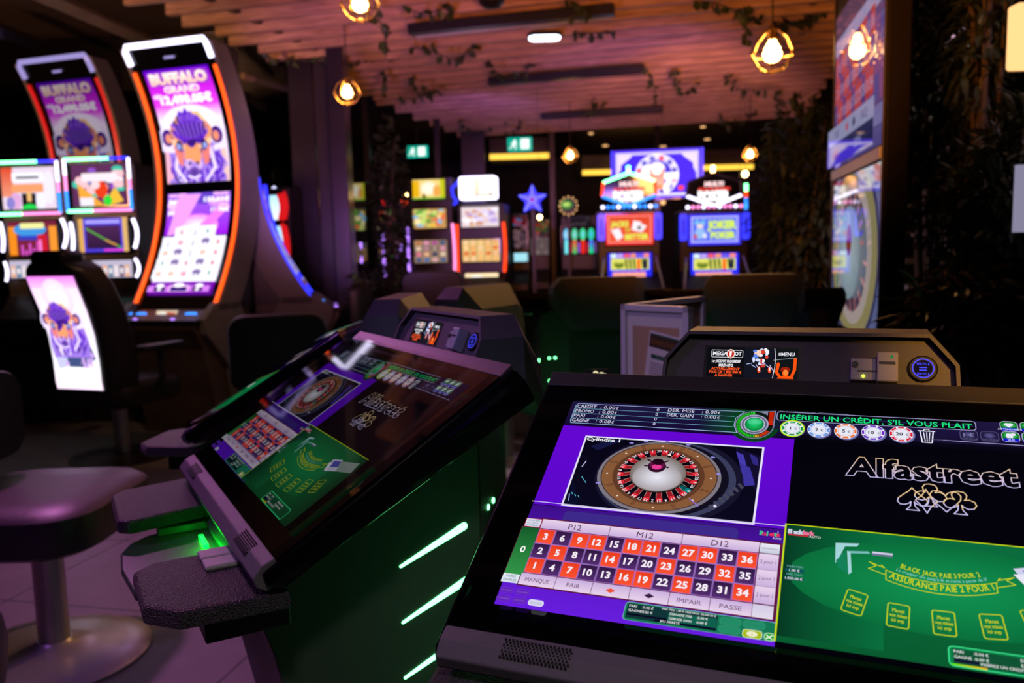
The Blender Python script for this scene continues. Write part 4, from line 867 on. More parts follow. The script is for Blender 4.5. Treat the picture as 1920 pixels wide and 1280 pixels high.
# ------------------------------------------------------------------ buffalo picture
def buffalo(P, cu, cv, s, fade=None):
    """generic buffalo head and shaggy chest; s = half width of the head in u"""
    r = P.w/P.h; rn = random.Random(5)
    e = lambda du, dv, ru, rv, c, c2=None, **k: P.ell(cu+du*s, cv+dv*s*r, ru*s, rv*s*r, c, c2, n=20, **k)
    X = lambda a, b_: (cu+a*s, cv+b_*s*r)
    pur, dk, org, lil, pale = rgb(92, 36, 190), rgb(38, 14, 84), rgb(235, 150, 100), rgb(160, 120, 225), rgb(232, 214, 255)
    P.poly([X(-.95, .25), X(-1.05, .9), X(-.95, 1.5), X(.95, 1.5), X(1.05, .9), X(.95, .25), X(.5, 0), X(-.5, 0)], rgb(150, 115, 215))
    for k in range(34):
        a = rn.uniform(-1, 1); q = rn.uniform(.25, .7); c = rn.choice([lil, pale, pur, rgb(120, 80, 190), rgb(205, 170, 240), dk])
        P.line([X(a*.80, q), X(a*1.02, q+.35), X(a*.75, q+.7)], rn.uniform(.025, .06)*s*P.w*2, c)
    for k in range(16):
        t_ = R(15+150*k/15); c = lil if k % 2 else pur; P.line([X(.62*math.cos(t_), .35+.55*math.sin(t_)), X(.80*math.cos(t_), .42+.85*math.sin(t_))], .05*s*P.w*2, c)
    for d in (-1, 1):
        P.line([X(d*1.0, -.28), X(d*1.12, -.05), X(d*1.02, .16), X(d*.70, .22)], .15*s*P.w, pale); P.line([X(d*.92, -.50), X(d*1.0, -.28)], .08*s*P.w, pale)
        e(d*.82, -.14, .20, .24, dk, pur); e(d*.80, -.12, .11, .14, rgb(215, 120, 110), org)
        P.line([X(d*.55, .2), X(d*.66, .75), X(d*.35, 1.15)], .10*s*P.w, pale)
    e(0, -.30, .70, .42, org, rgb(200, 100, 80)); P.poly([X(.02, -.82), X(.38, -.80), X(.60, -.52), X(.2, -.55)], rgb(245, 190, 120)); P.poly([X(-.62, -.50), X(-.35, -.70), X(0, -.72), X(.1, -.5)], rgb(245, 175, 120)); P.poly([X(-.36, -.70), X(-.26, -.86), X(-.14, -.80), X(-.04, -.93), X(.06, -.80), X(.16, -.84), X(.10, -.62)], pur)
    e(-.03, -.34, .62, .36, rgb(105, 50, 185), pur); e(.02, -.10, .40, .34, pur, dk)
    for k in range(26):
        t_ = R(178+184*k/25); q = rn.uniform(.85, 1.0); c = rn.choice([pur, dk, rgb(120, 70, 200), org]); P.line([X(-.03+.50*math.cos(t_), -.34+.28*math.sin(t_)), X(-.03+.62*q*math.cos(t_+.15), -.34+.44*q*math.sin(t_+.15))], .035*s*P.w*2, c)
    for k in range(14):
        a = -1+k/6.5; P.line([X(a*.5, -.5), X(a*.42+.05, -.12-.1*abs(a))], .03*s*P.w*2, dk if k % 2 else rgb(130, 80, 215))
    for d in (-1, 1):
        P.poly([X(d*.70, -.12), X(d*.42, -.02), X(d*.16, .16), X(d*.30, .22), X(d*.62, .10)], rgb(255, 190, 150)); P.poly([X(d*.62, .10), X(d*.52, .60), X(d*.36, .70), X(d*.30, .25)], rgb(225, 120, 110))
        e(d*.44, .20, .13, .26, dk, rot=-8*d); e(d*.44, .20, .075, .17, rgb(165, 180, 245), rgb(110, 120, 210)); e(d*.43, .26, .05, .09, rgb(60, 50, 130))
    P.poly([X(-.22, .05), X(.22, .05), X(.30, .45), X(.18, .72), X(-.18, .72), X(-.30, .45)], org); e(0, .28, .20, .32, dk, pur); e(0, .66, .30, .20, rgb(215, 180, 235), lil)
    e(0, .88, .20, .16, rgb(120, 80, 180), rgb(70, 40, 130)); P.line([X(-.2, .98), X(0, 1.06), X(.2, .98)], .06*s*P.w, pale)
    for d in (-1, 1): e(d*.13, .62, .055, .05, dk)

# ------------------------------------------------------------------ tall curved cabinet
def curved_machine(loc, rz, label, scale=1.0, vtop=1.0, led='led_orange', scr='screen_hot', top='led_white', full=True, group=None, bright=True):
    t = thing('curved_slot_machine', label, 'slot machine', (loc[0], loc[1], 0), rz, group); t.scale = (scale, scale, scale)
    Z0, Z1, S_, TT = .848, 2.60, .30, .10
    cy = lambda v: 4*S_*v*(1-v)+TT*v
    cz = lambda v: Z0+(Z1-Z0)*v
    def nrm(v):
        d = Vector((0, 4*S_*(1-2*v)+TT, Z1-Z0)).normalized(); return Vector((0, -d.z, d.y))
    N = 26; vs = [vtop*k/N for k in range(N+1)]
    hw = .34
    b = MB()   # front slab following the curve
    b.loft([[(-hw, cy(v), cz(v)), (hw, cy(v), cz(v)), (hw, cy(v)+.05, cz(v)), (-hw, cy(v)+.05, cz(v))] for v in vs]); b.build('curved_front', 'black_gloss', t, smooth=True)
    for s_ in (-1, 1):
        b = MB(); x0, x1 = (hw, hw+.025) if s_ > 0 else (-hw-.025, -hw)
        b.loft([[(x0, cy(v)-.012, cz(v)), (x1, cy(v)-.012, cz(v)), (x1, cy(v)+.15+.06*(1-v), cz(v)), (x0, cy(v)+.15+.06*(1-v), cz(v))] for v in vs])
        b.build('side_rail', 'machine_grey', t, smooth=True)
        b = MB(); b.tube([(s_*(hw-.014), cy(v)+nrm(v).y*.012, cz(v)+nrm(v).z*.012) for v in vs if v < (.945 if full else 2)], .0125, 8); b.build('light_strip', led, t, smooth=True)
    if full:
        pts = [(-(hw-.014), cy(v)+nrm(v).y*.014, cz(v)+nrm(v).z*.014) for v in (.948, .97, .992)]
        pts += [(-(hw-.03), cy(1)-.014, cz(1)+.012), (hw-.03, cy(1)-.014, cz(1)+.012)] + [((hw-.014), cy(v)+nrm(v).y*.014, cz(v)+nrm(v).z*.014) for v in (.992, .97, .948)]
        b = MB(); b.tube(pts, .019, 8); b.build('top_light', top, t, smooth=True)
    b = MB(); ve = vs[-1]
    b.loft([[(-hw+.01, cy(v)+.05, cz(v)), (hw-.01, cy(v)+.05, cz(v)), (hw-.01, .42+.06*0, cz(v)), (-hw+.01, .42, cz(v))] for v in vs]); b.build('back_cabinet', 'machine_dark', t)
    b = MB(); b.prism([(.02, 0), (-.03, .30), (-.10, .60), (-.19, .74), (-.19, .79), (.06, .87), (.42, .87), (.42, 0)], 'x', -.31, .31); base = b.build('base', 'base_brown', t, bevel=.01)
    for s_ in (-1, 1):
        b = MB(); x0 = s_*.312; x1 = s_*.365
        b.prism([(.18, 0), (.10, .45), (-.13, .70), (-.15, .80), (-.02, .90), (.22, .90), (.34, .70), (.34, 0)], 'x', min(x0, x1), max(x0, x1)); b.build('side_leg', 'machine_grey', t, bevel=.006)
    b = MB(); b.box(-.335, .335, -.21, .0, .775, .80); dk = b.build('button_deck', 'machine_dark', t, bevel=.008)
    for x, w_, m_ in ((-.29, .03, 'led_azure'), (-.20, .09, 'led_azure'), (.20, .10, 'led_azure')):
        b = MB(); b.T = Matrix.Translation((x, -.07, .815)) @ Matrix.Rotation(R(50), 4, 'X'); b.prism(rpoly(-w_/2, w_/2, -.022, .022, .02, 4), 'z', 0, .012); b.build('lit_button', m_, dk)
    G = Paint(.17, .055, dz=2e-4); G.rect(0, 0, 1, 1, rgb(235, 215, 190), rgb(225, 160, 120)); G.ell(.3, .5, .2, .3, rgb(250, 245, 235)); G.poly([(.5, .2), (.95, .3), (.9, .8), (.55, .7)], rgb(200, 90, 60)); G.rect(.1, .7, .5, .9, rgb(120, 90, 80))
    G.build('deck_display', 'screen', dk, basis((0, -.07, .83), (1, 0, 0), (0, math.cos(R(50)), math.sin(R(50)))))
    for i in range(7):
        b = MB(); b.T = Matrix.Translation((-.17+.05*i, -.165, .800)); b.lathe([(.014, 0), (.013, .008), (.001, .009)], 10); b.build('push_button', 'led_violet' if i in (0, 6) else 'silver_plastic', dk)
    def warp(a, c, Wd):
        def f(u, v, z):
            q = c+(a-c)*(1-v) if False else a+(c-a)*v
            n_ = nrm(q); return ((u-.5)*Wd, cy(q)+n_.y*(.002+z), cz(q)+n_.z*(.002+z))
        return f
    Wd = .525
    if full:
        h1 = (.925-.50)*1.78; P = Paint(Wd, h1, dz=3e-4, warp=warp(.925, .50, Wd), nv=16)
        P.rect(0, 0, 1, .13, rgb(80, 0, 190), rgb(190, 20, 220)); P.rect(0, .13, 1, .42, rgb(215, 20, 225), rgb(250, 225, 255)); P.rect(0, .42, 1, 1, rgb(250, 230, 255), rgb(225, 200, 250))
        P.rect(0, .13, 1, .30, rgb(190, 20, 215), rgb(225, 60, 232)); P.rect(0, .30, 1, .42, rgb(225, 60, 232), rgb(245, 215, 252)); P.rect(0, .85, 1, 1, rgb(230, 210, 250), rgb(70, 40, 130))
        P.ell(.5, .50, .48, .20, rgb(248, 222, 255), rgb(255, 252, 255)); P.poly([(.02, .62), (.15, .78), (.10, 1), (0, 1)], rgb(235, 170, 190)); P.poly([(.98, .58), (.84, .78), (.90, 1), (1, 1)], rgb(235, 190, 180))
        P.rr(.03, .02, .97, .135, .03, rgb(150, 60, 190)); gold = rgb(255, 235, 225)
        P.text('BUFFALO', .5, .118, .085, gold, al='c', wmax=.88, bold=.06, c2=rgb(240, 190, 170)); P.text('GRAND', .5, .195, .055, rgb(255, 240, 235), al='c', wmax=.55, bold=.05, c2=rgb(240, 200, 190)); P.text('12,490.05€', .52, .285, .068, rgb(255, 250, 255), al='c', wmax=.80, bold=.06)
        P.ell(.10, .22, .08, .02, rgb(230, 200, 245))
        buffalo(P, .5, .625, .47); P.build('upper_display', scr, t, Matrix.Identity(4))
        b = MB(); b.box(-.04, .04, cy(.97)-.008, cy(.97), cz(.955), cz(.963)); b.build('maker_badge', 'led_lav', t)
    top_v = .458 if full else vtop-.03; h2 = (top_v-.055)*1.78; P = Paint(Wd, h2, dz=3e-4, warp=warp(top_v, .055, Wd), nv=16)
    P.rect(0, 0, 1, .42, rgb(150, 90, 220), rgb(150, 20, 225)); P.poly([(.2, 0), (.55, 0), (.35, .25), (.2, .40), (.05, .42)], rgb(225, 150, 240)); P.poly([(.9, .1), (1, .15), (.6, .42), (.4, .42)], rgb(235, 120, 240)); P.poly([(.3, 0), (.8, 0), (.62, .12), (.4, .1)], rgb(95, 60, 190))
    P.ell(.5, .33, .35, .12, rgb(225, 110, 240), rgb(255, 240, 255)); P.ell(.2, .12, .2, .06, rgb(215, 170, 245)); P.ell(.82, .1, .16, .05, rgb(205, 140, 240))
    wt = rgb(255, 250, 255)
    for s1, u, v, al, wm in (('MAJOR', .03, .035, 'l', .22), ('561,85€', .02, .105, 'l', .42), ('MINOR', .03, .15, 'l', .22), ('50,00€', .02, .215, 'l', .30), ('GRAND', .98, .03, 'r', .25), ('132,61€', .99, .09, 'r', .40), ('MINI', .98, .145, 'r', .14), ('11,76€', .99, .195, 'r', .28)):
        P.text(s1, u, v, .028 if len(s1) < 6 else .042, rgb(250, 190, 245) if len(s1) < 6 else wt, al=al, wmax=wm, bold=.05)
    cell = rgb(248, 244, 255); P.rect(.18, .33, .82, .44, cell); P.rect(0, .435, 1, .875, cell, rgb(240, 232, 252)); P.rect(0, .875, 1, 1, rgb(120, 5, 170), rgb(90, 10, 140))
    sy = ['KJ9', 'J10J@A', 'A@J10A', '9@K@A', '1A@@9']
    sy = [[' ', 'K', 'J', '9', ' '], ['J', '10', 'J', '@', 'A'], ['O', '@', 'J', 'O', 'A'], ['9', '@', 'K', '@', 'A'], ['O', 'O', '10', '@', '9']]
    for r_ in range(5):
        for c_ in range(5):
            ch = sy[r_][c_]; u = .1+.2*c_; v = .39+.105*r_
            if ch == ' ': continue
            if r_ == 0: u = .1+.2*c_
            P.rect(u-.098, v-.048, u+.098, v+.05, rgb(232, 224, 246)); P.rect(u-.092, v-.044, u+.092, v+.046, cell)
            if ch == '@': P.ell(u, v, .062, .034, rgb(160, 140, 190), rgb(60, 40, 100)); P.ring(u, v-.01, .075, .03, .7, rgb(110, 90, 150), 180, 360, 12); P.ell(u, v+.018, .03, .012, cell)
            elif ch == 'O': P.ell(u, v, .055, .028, rgb(245, 205, 190), rgb(250, 170, 160))
            else: P.text(ch, u, v+.024, .048, {'J': rgb(70, 90, 110), '9': rgb(70, 150, 140), '10': rgb(225, 40, 90), 'A': rgb(225, 60, 80), 'K': rgb(190, 110, 130)}[ch], al='c', bold=.05)
    P.rect(.02, .93, .98, .985, rgb(205, 120, 230)); P.rect(.12, .94, .30, .98, rgb(40, 10, 90)); P.rect(.36, .925, .66, .985, rgb(240, 190, 245)); P.rect(.38, .94, .64, .98, rgb(40, 10, 110)); P.rect(.72, .94, .88, .98, rgb(40, 10, 90)); P.ell(.5, .925, .08, .02, wt); P.ell(.21, .93, .06, .018, wt); P.ell(.82, .93, .06, .018, wt); P.ell(.21, .965, .03, .012, wt); P.ell(.80, .965, .03, .012, wt)
    P.build('lower_display', scr, t, Matrix.Identity(4))
    return t
curved_machine((-2.277, 5.6), R(-18), 'tall curved slot machine with orange light edges and a buffalo picture', led='led_orange')
pg = at(98, 400, 6.85)
curved_machine((pg.x+.02, 6.85), R(-18), 'dim stand-in for a reflected curved slot machine with red light edges behind the two small slot machines', scale=1.08, led='led_red_dim', scr='screen_dim', top='led_lav')  # solid, dimmed stand-in for a reflection in the left glass
p3 = at(566, 560, 6.1)
curved_machine((p3.x+.0, 6.1+.375), R(102), 'curved slot machine seen from its side, blue strip on its edge', vtop=.52, led='led_blue', scr='screen_dim', full=False)

# ------------------------------------------------------------------ gaming chair with a lit picture on its back
t = thing('gaming_chair', 'black gaming chair with a glowing buffalo picture on its back', 'chair', (-2.40, 5.0, 0), R(-20))
def chair_back():
    prof = [(.40, -.20, .235), (.50, -.22, .27), (.62, -.225, .275), (.78, -.245, .265), (.92, -.285, .265), (1.05, -.335, .25), (1.15, -.37, .21), (1.19, -.385, .15)]
    b = MB(); rings = []
    for z, y, hw in prof:
        th = .055
        rings.append([(-hw, y-th*.3, z), (-hw*.8, y-th, z), (hw*.8, y-th, z), (hw, y-th*.3, z), (hw*1.08, y+.10, z+.01), (hw*.72, y+.15, z+.01), (hw*.6, y+th, z), (-hw*.6, y+th, z), (-hw*.72, y+.15, z+.01), (-hw*1.08, y+.10, z+.01)])
    b.loft(rings); return prof, b.build('backrest', 'chair_black', t, bevel=.012, smooth=True)
prof, bk = chair_back()
b = MB(); b.loft([[(x, y-.405, z) for x, y in rpoly(-.13, .13, -.05, .09, .045, 4)] if False else [(x*k, (y*k)-.38, z) for x, y in rpoly(-.135, .135, -.06, .11, .05, 4)] for z, k in ((1.17, .9), (1.19, 1), (1.235, 1), (1.255, .85))]); b.build('headrest', 'chair_black', t, smooth=True)
zA, zB, yA, yB = .46, 1.115, -.222-.062, -.356-.062
def cw(u, v, z):
    zz = zB+(zA-zB)*v
    for i in range(len(prof)-1):
        if prof[i][0] <= zz <= prof[i+1][0]:
            q = (zz-prof[i][0])/(prof[i+1][0]-prof[i][0]); y = prof[i][1]*(1-q)+prof[i+1][1]*q
            break
    return ((u-.5)*.345, y-.055-.006-z, zz)
P = Paint(.345, .66, dz=3e-4, warp=cw, nv=14)
P.rect(0, 0, 1, .10, rgb(235, 120, 235), rgb(245, 190, 245)); P.rect(0, .10, 1, .8, rgb(250, 215, 250), rgb(245, 245, 255)); P.rect(0, .8, 1, 1, rgb(255, 255, 255), rgb(255, 225, 255))
P.ell(.5, .18, .3, .16, rgb(246, 200, 248), rgb(255, 252, 235)); P.poly([(.12, .45), (.4, .62), (.3, .80), (.12, .82), (.02, .62)], rgb(190, 190, 230)); P.poly([(.25, .5), (.8, .5), (.95, .72), (.7, .80), (.35, .80)], rgb(60, 75, 120))
for q in ([(.3, .62), (.5, .66), (.62, .56)], [(.15, .55), (.28, .64)], [(.3, .78), (.42, .70)], [(.62, .68), (.78, .64), (.9, .70)], [(.6, .76), (.66, .70), (.7, .8)], [(.76, .8), (.78, .73)], [(.84, .79), (.85, .72)]): P.line(q, .018, rgb(205, 165, 235))
buffalo(P, .46, .40, .40); P.build('back_display', 'screen_hot', bk, Matrix.Identity(4))
b = MB(); b.loft([[(x*k, y*k, z) for x, y in rpoly(-.27, .27, -.26, .28, .08, 4)] for z, k in ((.34, .9), (.38, 1), (.46, 1), (.49, .92))]); b.build('seat', 'chair_black', t, smooth=True)
for s_ in (-1, 1):
    b = MB(); b.prism(rpoly(s_*.32-.04, s_*.32+.04, -.14, .20, .035, 4), 'z', .66, .70); a = b.build('armrest', 'chair_black', t, bevel=.008, smooth=True)
    b = MB(); b.tube([(s_*.28, .02, .42), (s_*.33, .02, .50), (s_*.32, .03, .66)], .02, 8); b.build('arm_support', 'black_plastic', a)
b = MB(); b.lathe([(.046, .02), (.046, .35)], 24); b.build('pole', 'silver', t, smooth=True)
b = MB(); b.lathe([(.30, 0), (.30, .008), (.05, .03), (.001, .03)], 40); b.build('base', 'machine_dark', t, smooth=True)

# ------------------------------------------------------------------ upright slot machines
def upright(px0, px1, Y, rz, label, screens, strips=None, group=None, top=None, deck=True, bodytop=None, m='machine_dark', depth=.45):
    """px0..px1 outline at distance Y; screens = (name, y_top px, y_bottom px, half width factor, painter, material)"""
    a, c = at(px0, 440, Y), at(px1, 440, Y); W_ = c.x-a.x; cx = (a.x+c.x)/2; pxc = (px0+px1)/2
    t = thing('slot_machine', label, 'slot machine', (cx, Y, 0), rz, group)
    zt = at(pxc, bodytop, Y).z if bodytop else 1.7
    b = MB(); h = W_/2
    b.prism([(0, 0), (-.02, .62), (-.20, .72), (-.20, .78), (.0, .95), (0, zt), (depth, zt), (depth, 0)], 'x', -h, h); b.build('cabinet', m, t, bevel=.012)
    for nm, y0, y1, k, fn, mt in screens:
        z0, z1 = at(pxc, y1, Y).z, at(pxc, y0, Y).z; w_, h_ = W_*k, z1-z0
        b = MB(); b.box(-w_/2-.012, w_/2+.012, -.035, .02, z0-.012, z1+.012); f = b.build(nm+'_bezel', 'black_gloss', t, bevel=.006)
        P = Paint(w_, h_, dz=4e-4); fn(P); P.build(nm, mt, f, basis((0, -.037, (z0+z1)/2), (1, 0, 0), (0, 0, 1)))
    for x, y0, y1, mt, r_ in strips or ():
        z0, z1 = at(pxc, y1, Y).z, at(pxc, y0, Y).z; X = x*h
        b = MB(); b.tube([(X*(1+.04*math.sin(math.pi*k/8)), -.05+.03*math.sin(math.pi*k/8), z0+(z1-z0)*k/8) for k in range(9)], r_, 6); b.build('light_strip', mt, t, smooth=True)
    if deck:
        b = MB(); b.box(-h*.95, h*.95, -.23, -.02, .765, .80); dd = b.build('button_deck', 'black_plastic', t, bevel=.006)
    return t, W_, cx, zt
def blobs(cols, n=26, base=(30, 20, 30), lo=.05, hi=.16, seed=1):
    def f(P):
        r = random.Random(seed); P.rect(0, 0, 1, 1, rgb(*base))
        for i in range(n):
            c = rgb(*r.choice(cols)); P.ell(.08+.84*r.random(), .1+.8*r.random(), lo+(hi-lo)*r.random(), lo+(hi-lo)*r.random(), c, n=10)
    return f
def reels(cols, nx=5, ny=4, base=(235, 205, 160), seed=2):
    def f(P):
        r = random.Random(seed); P.rect(0, 0, 1, 1, rgb(*base))
        for i in range(nx):
            for j in range(ny):
                u, v = (i+.5)/nx, (j+.5)/ny; c = rgb(*r.choice(cols)); P.ell(u, v, .36/nx, .36/ny, c, rgb(*r.choice(cols)), n=12); 
                if r.random() < .5: P.rect(u-.15/nx, v-.2/ny, u+.15/nx, v+.2/ny, rgb(*r.choice(cols)))
        for i in range(1, nx): P.rect(i/nx-.006, 0, i/nx+.006, 1, rgb(60, 35, 20))
    return f
# the two machines on the left with green and pink tube frames
def frame_tubes(t, x0, x1, z0, z1, y=-.06):
    for p, q, m in (((x0, z1), (x0*.3+x1*.7, z1+.0), 'led_green'), ((x0*.3+x1*.7, z1), (x1, z1), 'led_blue'), ((x0, z0), (x0*.6+x1*.4, z0), 'led_green'), ((x0*.6+x1*.4, z0), (x1, z0), 'led_pink'),
                    ((x0, z0), (x0, z0*.6+z1*.4), 'led_azure'), ((x0, z0*.6+z1*.4), (x0, z0*.3+z1*.7), 'led_pink'), ((x0, z0*.3+z1*.7), (x0, z1), 'led_white'), ((x1, z0), (x1, z0*.6+z1*.4), 'led_azure'), ((x1, z0*.6+z1*.4), (x1, z0*.4+z1*.6), 'led_pink'), ((x1, z0*.4+z1*.6), (x1, z1), 'led_white')):
        b = MB(); b.tube([(p[0], y, p[1]), (q[0], y, q[1])], .011, 8); b.build('light_tube', m, t, smooth=True)
def topA(P):
    P.rect(0, 0, 1, 1, rgb(235, 215, 235)); P.rect(0, 0, .22, .7, rgb(225, 70, 40), rgb(240, 150, 120)); P.rr(.2, .12, .8, .36, .01, rgb(245, 245, 255)); P.rect(.28, .22, .7, .27, rgb(60, 30, 60)); P.rr(.18, .40, .78, .60, .01, rgb(245, 160, 110))
    P.rect(.36, .62, .62, 1, rgb(20, 12, 30)); P.rect(.46, .60, .54, .82, rgb(240, 190, 120)); P.ell(.25, .8, .10, .2, rgb(225, 170, 220)); P.ell(.72, .8, .10, .2, rgb(240, 240, 255)); P.ell(.88, .5, .1, .4, rgb(240, 235, 255)); P.ell(.15, .85, .08, .15, rgb(140, 130, 210)); P.ell(.5, 1, .14, .12, rgb(20, 220, 80))
def topB(P):
    P.rect(0, 0, 1, 1, rgb(60, 30, 70)); blobs([(250, 240, 250), (230, 80, 150), (255, 200, 210), (140, 80, 200), (60, 200, 170)], 40, (90, 40, 90), .05, .12, 5)(P)
    P.poly([(.12, .45), (.6, 1), (.15, 1)], rgb(245, 170, 60)); P.rr(.2, .22, .85, .42, .01, rgb(250, 235, 245)); P.ell(.55, .62, .12, .2, rgb(235, 60, 25)); P.ell(.45, .5, .08, .1, rgb(245, 220, 225)); P.poly([(.58, 1), (.8, .55), (.95, .9), (.7, 1)], rgb(245, 190, 60)); P.ell(.66, .88, .08, .12, rgb(40, 220, 60)); P.rect(.15, .8, .4, 1, rgb(240, 235, 250))
def lowA(P):
    P.rect(0, 0, 1, 1, rgb(120, 30, 60)); P.rect(.0, .15, .16, 1, rgb(245, 140, 30)); P.rect(.84, .15, 1, 1, rgb(245, 150, 50)); P.ell(.45, .25, .34, .2, rgb(60, 150, 225)); P.rr(.25, .05, .75, .22, .01, rgb(240, 240, 160)); P.rect(.2, .42, .8, .55, rgb(50, 60, 190))
    for i, h in enumerate((.3, .15, .35, .2, .4, .1, .3)): P.rect(.25+.08*i, 1-h, .29+.08*i, 1, rgb(225, 90, 215))
    P.rect(.6, .4, .8, 1, rgb(205, 25, 45)); P.rect(.62, .55, .68, .95, rgb(245, 130, 220))
def lowB(P):
    P.rect(0, 0, 1, 1, rgb(75, 60, 210)); P.rect(0, 0, .1, 1, rgb(225, 170, 90)); P.rect(.9, 0, 1, 1, rgb(225, 180, 110)); P.rect(.15, .05, .85, .16, rgb(170, 160, 250)); P.rect(.15, .22, .85, .9, rgb(75, 35, 85), rgb(45, 20, 60)); P.line([(.16, .3), (.5, .6), (.85, .88)], .012, rgb(90, 170, 60)); P.line([(.55, .66), (.75, .8)], .012, rgb(220, 150, 70)); P.rect(.5, .92, .9, .98, rgb(235, 60, 220))
def stripA(P):
    P.rect(0, 0, 1, 1, rgb(200, 190, 215))
    for i in range(9): P.rect(.03+.105*i, .3, .11+.105*i, .95, rgb(*[(245, 170, 110), (20, 110, 140), (240, 220, 225), (90, 50, 90)][i % 4])); P.ell(.07+.105*i, .6, .03, .2, rgb(245, 235, 240))
for px0, px1, nm, t_, l_, sx in ((4, 131, 'small slot machine at the left edge with green and pink tube frame', topA, lowA, 0), (135, 263, 'small slot machine with fruit picture, between the left edge one and the tall buffalo machine', topB, lowB, 1)):
    t, W_, cx, zt = upright(px0, px1, 6.1, R(-4), nm, [('top_screen', 314-6*sx, 392-6*sx, .82, t_, 'screen_bright'), ('main_screen', 415-6*sx, 478-6*sx, .74, l_, 'screen_bright'), ('lower_strip', 488, 520, .80, stripA, 'screen')],
        strips=[(-.93, 416, 470, 'led_white', .012), (.95, 412, 466, 'led_white', .012), (-.9, 490, 525, 'led_white', .010), (.93, 486, 520, 'led_white', .010)], bodytop=306, deck=True, depth=.30, group='slot machines with tube frames')
    zz = (at((px0+px1)/2, 392-6*sx, 6.1).z-.035, at((px0+px1)/2, 314-6*sx, 6.1).z+.035); frame_tubes(t, -W_*.48, W_*.48, zz[0], zz[1])
# slots behind the dark columns
cy_ = [(245, 190, 60), (250, 230, 170), (90, 160, 60), (230, 110, 70), (200, 220, 120), (120, 190, 230)]
or_ = [(235, 140, 60), (245, 200, 130), (160, 70, 30), (250, 230, 190), (220, 90, 40)]
def yt(P): P.rect(0, 0, 1, 1, rgb(245, 215, 130)); P.ell(.5, .45, .25, .35, rgb(255, 240, 205), rgb(255, 250, 235)); P.rect(0, .05, .2, .9, rgb(235, 180, 20)); P.rect(.85, 0, 1, 1, rgb(200, 200, 30)); P.poly([(.25, 1), (.35, .7), (.45, 1)], rgb(80, 50, 20)); P.ell(.75, .6, .12, .3, rgb(240, 170, 80)); P.rect(0, .93, 1, 1, rgb(120, 190, 50))
def wt_(P): P.rect(0, 0, 1, 1, rgb(255, 245, 225)); P.rect(.45, .1, .52, .95, rgb(255, 215, 180), rgb(240, 170, 140)); P.rect(.4, .9, .95, .95, rgb(120, 90, 140)); P.rect(.9, .8, .97, .9, rgb(20, 10, 40))
def low(c): return lambda P: (P.rect(0, 0, 1, 1, rgb(*c), rgb(250, 245, 200)), P.ell(.75, .5, .15, .35, rgb(170, 210, 90)) if c[1] > 220 else P.ell(.35, .5, .2, .3, rgb(255, 250, 240)))
upright(766, 850, 9.0, R(-6), 'slot machine with a yellow picture on top and pink light edges', [('top_screen', 337, 373, .72, yt, 'screen_bright'), ('upper_screen', 392, 428, .74, blobs(cy_, 40, (200, 150, 90), .06, .14, 3), 'screen_bright'), ('main_screen', 450, 492, .74, reels([(240, 150, 60), (30, 60, 90), (230, 200, 170), (60, 110, 170), (220, 90, 180)], 4, 4, (160, 130, 110)), 'screen'), ('belly_screen', 512, 535, .60, low((225, 235, 130)), 'screen_bright')],
        strips=[(-1.0, 425, 508, 'led_violet', .014), (1.02, 420, 535, 'led_pink', .016)], bodytop=333, group='slot machines behind the terminals')
t, W_, cx, zt = upright(858, 946, 8.9, R(-8), 'slot machine with a white glowing top screen and red light edges', [('upper_screen', 388, 425, .80, blobs([(250, 245, 255), (240, 200, 160), (230, 215, 245), (210, 150, 120), (190, 160, 220)], 40, (235, 215, 220), .06, .14, 8), 'screen_bright'), ('main_screen', 449, 490, .80, reels(or_, 5, 4, (235, 190, 120), 9), 'screen_bright'), ('belly_screen', 512, 530, .72, low((250, 215, 170)), 'screen_hot')],
        strips=[(-1.0, 420, 532, 'led_red', .016), (1.0, 418, 510, 'led_red', .018)], bodytop=382, group='slot machines behind the terminals')
z0, z1 = at(898, 374, 8.9).z, at(898, 330, 8.9).z
b = MB(); b.T = Matrix.Translation((-.02, -.02, 0)); b.prism(rpoly(-.20, .20, z0, z1, .03, 4), 'y', 0, .12); tp = b.build('topper', 'led_white', t)
P = Paint(.34, z1-z0-.05, dz=4e-4); wt_(P); P.build('top_screen', 'screen_hot', tp, basis((-.02, -.026, (z0+z1)/2), (1, 0, 0), (0, 0, 1)))
b = MB(); b.tube([(-.22, 0, z1-.04), (-.30, 0, z1-.12), (-.29, 0, z0+.05), (-.25, 0, z0-.02), (-.29, 0, z0-.04)], .017, 6); b.build('note_light', 'led_blue', t, smooth=True)
upright(655, 690, 9.8, R(-6), 'slot machine half hidden between the column and the ivy, warm top picture', [('top_screen', 344, 376, .95, yt, 'screen_dim'), ('upper_screen', 392, 432, .95, blobs(cy_, 30, (100, 90, 60), .08, .2, 13), 'screen_dim'), ('main_screen', 455, 492, .95, reels([(200, 140, 70), (50, 80, 120), (160, 120, 100)], 3, 4, (110, 90, 70)), 'screen_dim')], strips=[(.3, 455, 492, 'led_violet', .014)], bodytop=340, group='slot machines behind the terminals')
upright(700, 760, 9.6, R(-6), 'slot machine behind the ivy column with violet lights', [('upper_screen', 390, 432, .7, blobs([(120, 80, 60), (60, 160, 60), (180, 60, 40), (200, 170, 140)], 26, (40, 25, 30), .06, .14, 23), 'screen_dim'), ('main_screen', 450, 490, .7, reels([(110, 60, 150), (60, 120, 60), (150, 100, 70)], 4, 3, (70, 50, 60)), 'screen_dim')], strips=[(-.35, 425, 495, 'led_violet', .02), (-.3, 500, 540, 'led_violet', .016), (.75, 430, 470, 'led_violet', .009)], bodytop=380, group='slot machines behind the terminals')
